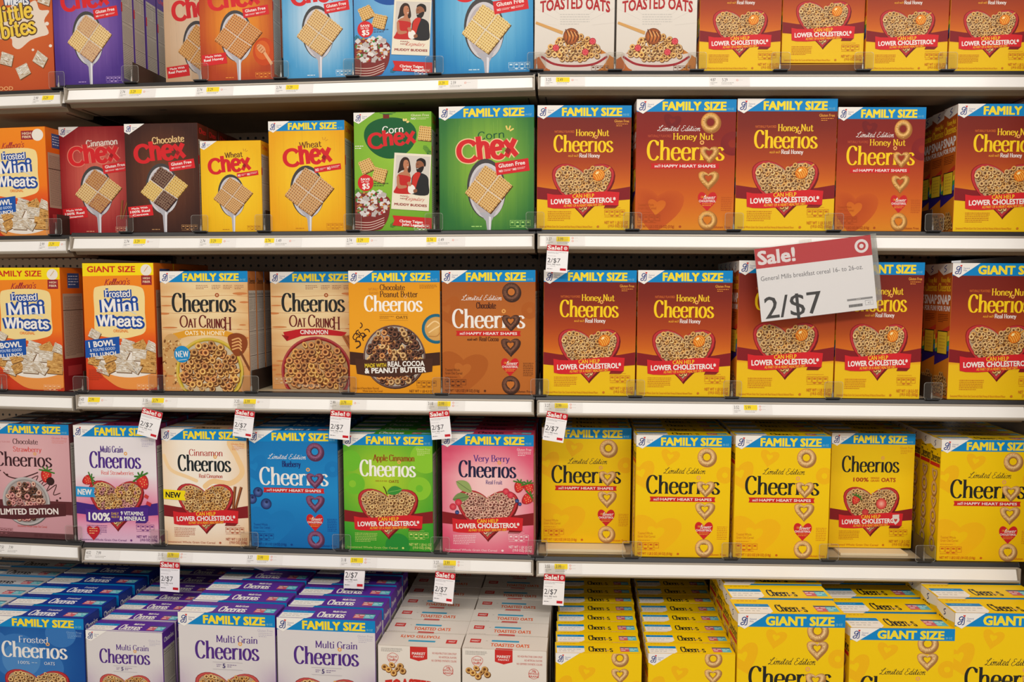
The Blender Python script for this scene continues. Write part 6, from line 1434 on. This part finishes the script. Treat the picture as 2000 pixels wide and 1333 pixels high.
# ------------------------------------------------------------------ the large sale sign
def sign():
    t = -.035
    s, z = unproj(1473, 487, 'R', t); s1, z1 = unproj(1700, 459, 'R', t); s2, z2 = unproj(1490, 629, 'R', t)
    w = math.hypot(s1 - s, z1 - z); h = math.hypot(s2 - s, z2 - z); an = math.atan2(z1 - z, s1 - s)
    r = bpy.data.objects.new('sale_sign', None); C.objects.link(r); r.location = place('R', s, t, z); r.rotation_euler = (0, -an, a0)
    tag(r, 'large tilted red and white sale sign reading 2/$7 in a clear sleeve', 'sale sign')
    H = h / w * 100; fx = lambda x, y, zz: (x / 100 * w, -zz, -y / H * h)
    MB().box(0, w, 0, .0008, -h, 0, (240, 236, 238)).build('card', M_PAPER, r)
    A = Art(H, 2e-4); A.rect(0, 0, 100, H, (251, 248, 249)); A.rect(0, 0, 100, 17.4, (204, 40, 52))
    A.txt('Sale!', 2.6, 34, 2.6, 14, (250, 240, 240), .05); bullseye(A, 91.5, 8.6, 5.9, (250, 240, 240), (204, 40, 52))
    A.txt('General Mills breakfast cereal 16- to 26-oz.', 3, 91, 24.4, 28.4, (110, 108, 116), .0)
    A.txt('2/$7', 4, 53, 42.6, 61.6, (44, 42, 48), .012)
    A.rect(75, 53, 97, 54.8, (150, 148, 150)); A.micro(83, 89, 53.4, 54.6, 1, WH, 3); A.rect(76, 58, 88, 60.4, (150, 148, 150)); 
    for i in range(9): A.rect(76.5 + i * 1.25, 58, 77 + i * 1.25, 60.4, (70, 70, 72))
    A.line([(90.4, 56), (97, 56), (97, 59.8), (90.4, 59.8), (90.4, 56)], .3, (140, 138, 140), smooth=False); A.txt('4/2', 92.4, 95.2, 57.2, 58.8, (120, 118, 120), 0)
    link('printed_face', A.build('printed_face', fx, M_PAPER), r)
    MB().box(-.002, w + .008, -.003, -.0024, -h - .001, .003).add([(w, -.0026, .003), (w + .013, -.0026, .002), (w + .014, -.0026, -h * .86), (w, -.0026, -h * .9)], [(0, 1, 2, 3)]).build('clear_sleeve', clear_mat('sleeve', (250, 250, 250), .05), r)
    MB().box(w, w + .0135, .0, .0006, -h * .9, .002).build('sleeve_edge', M_EDGE, r)
    MB().box(w * .42, w * .5, .002, .03, -.006, .008).build('clip', M_CLEAR, r)
sign()
# round yellow sticker and scuffs on the rails
s, z = unproj(1691, 806, 'R', -.006)
A = Art(100, 0); A.ell(50, 50, 50, 50, (240, 218, 120), 28)
q = link('round_sticker', A.build('round_sticker', lambda x, y, zz: (x / 100 * .021 - .0105, -.0001, .0105 - y / 100 * .021), M_PAPER)); q.location = place('R', s, -.0092, z); q.rotation_euler = (-.3, 0, a0)
tag(q, 'round pale yellow sticker on the third shelf rail', 'sticker')

# ------------------------------------------------------------------ room shell and light
def plane(name, x0, x1, y0, y1, z, m):
    o = MB().box(x0, x1, y0, y1, z - .05, z).build(name, m); o['kind'] = 'structure'; return o
plane('floor', -6, 6, -4, 6, 0, M_FLOOR); plane('ceiling', -6, 6, -4, 6, 3.75, M_CEIL)
def lamp(x, y, z, sx, sy, power, rx=0.0, col=(1, .955, .9), name='ceiling_light'):
    l = bpy.data.lights.new(name, 'AREA'); l.shape = 'RECTANGLE'; l.size = sx; l.size_y = sy; l.energy = power; l.color = col
    o = bpy.data.objects.new(name, l); C.objects.link(o); o.location = (x, y, z); o.rotation_euler = (rx, 0, 0)
    tag(o, 'long fluorescent ceiling light over the aisle', 'ceiling light', 'aisle ceiling lights'); return o
lamp(0.2, .55, 3.5, 6.0, .35, 42, .0)
lamp(0.2, -1.7, 3.5, 6.0, .35, 132, .4)
lamp(0.2, 4.2, 3.5, 6.0, .35, 40, 0)
w_ = bpy.data.worlds.new('store_air'); bpy.context.scene.world = w_; w_.use_nodes = True
w_.node_tree.nodes['Background'].inputs[0].default_value = (1, .955, .91, 1); w_.node_tree.nodes['Background'].inputs[1].default_value = .60

cam = bpy.data.cameras.new('camera'); co = bpy.data.objects.new('camera', cam); C.objects.link(co)
cam.sensor_width = 36; cam.lens = FPX / 2000 * 36; cam.clip_start = .05
co.location = (0, 0, EYE); co.rotation_euler = (pi / 2 - PITCH, 0, 0)
co.rotation_euler = (Matrix.Rotation(pi / 2 - PITCH, 3, 'X') @ Matrix.Rotation(-ROLL, 3, 'Z')).to_euler()
sc = bpy.context.scene; sc.camera = co
sc.view_settings.view_transform = 'Standard'; sc.view_settings.look = 'None'; sc.view_settings.exposure = -0.12; sc.view_settings.gamma = 1
sc.cycles.max_bounces = 6; sc.cycles.transparent_max_bounces = 16
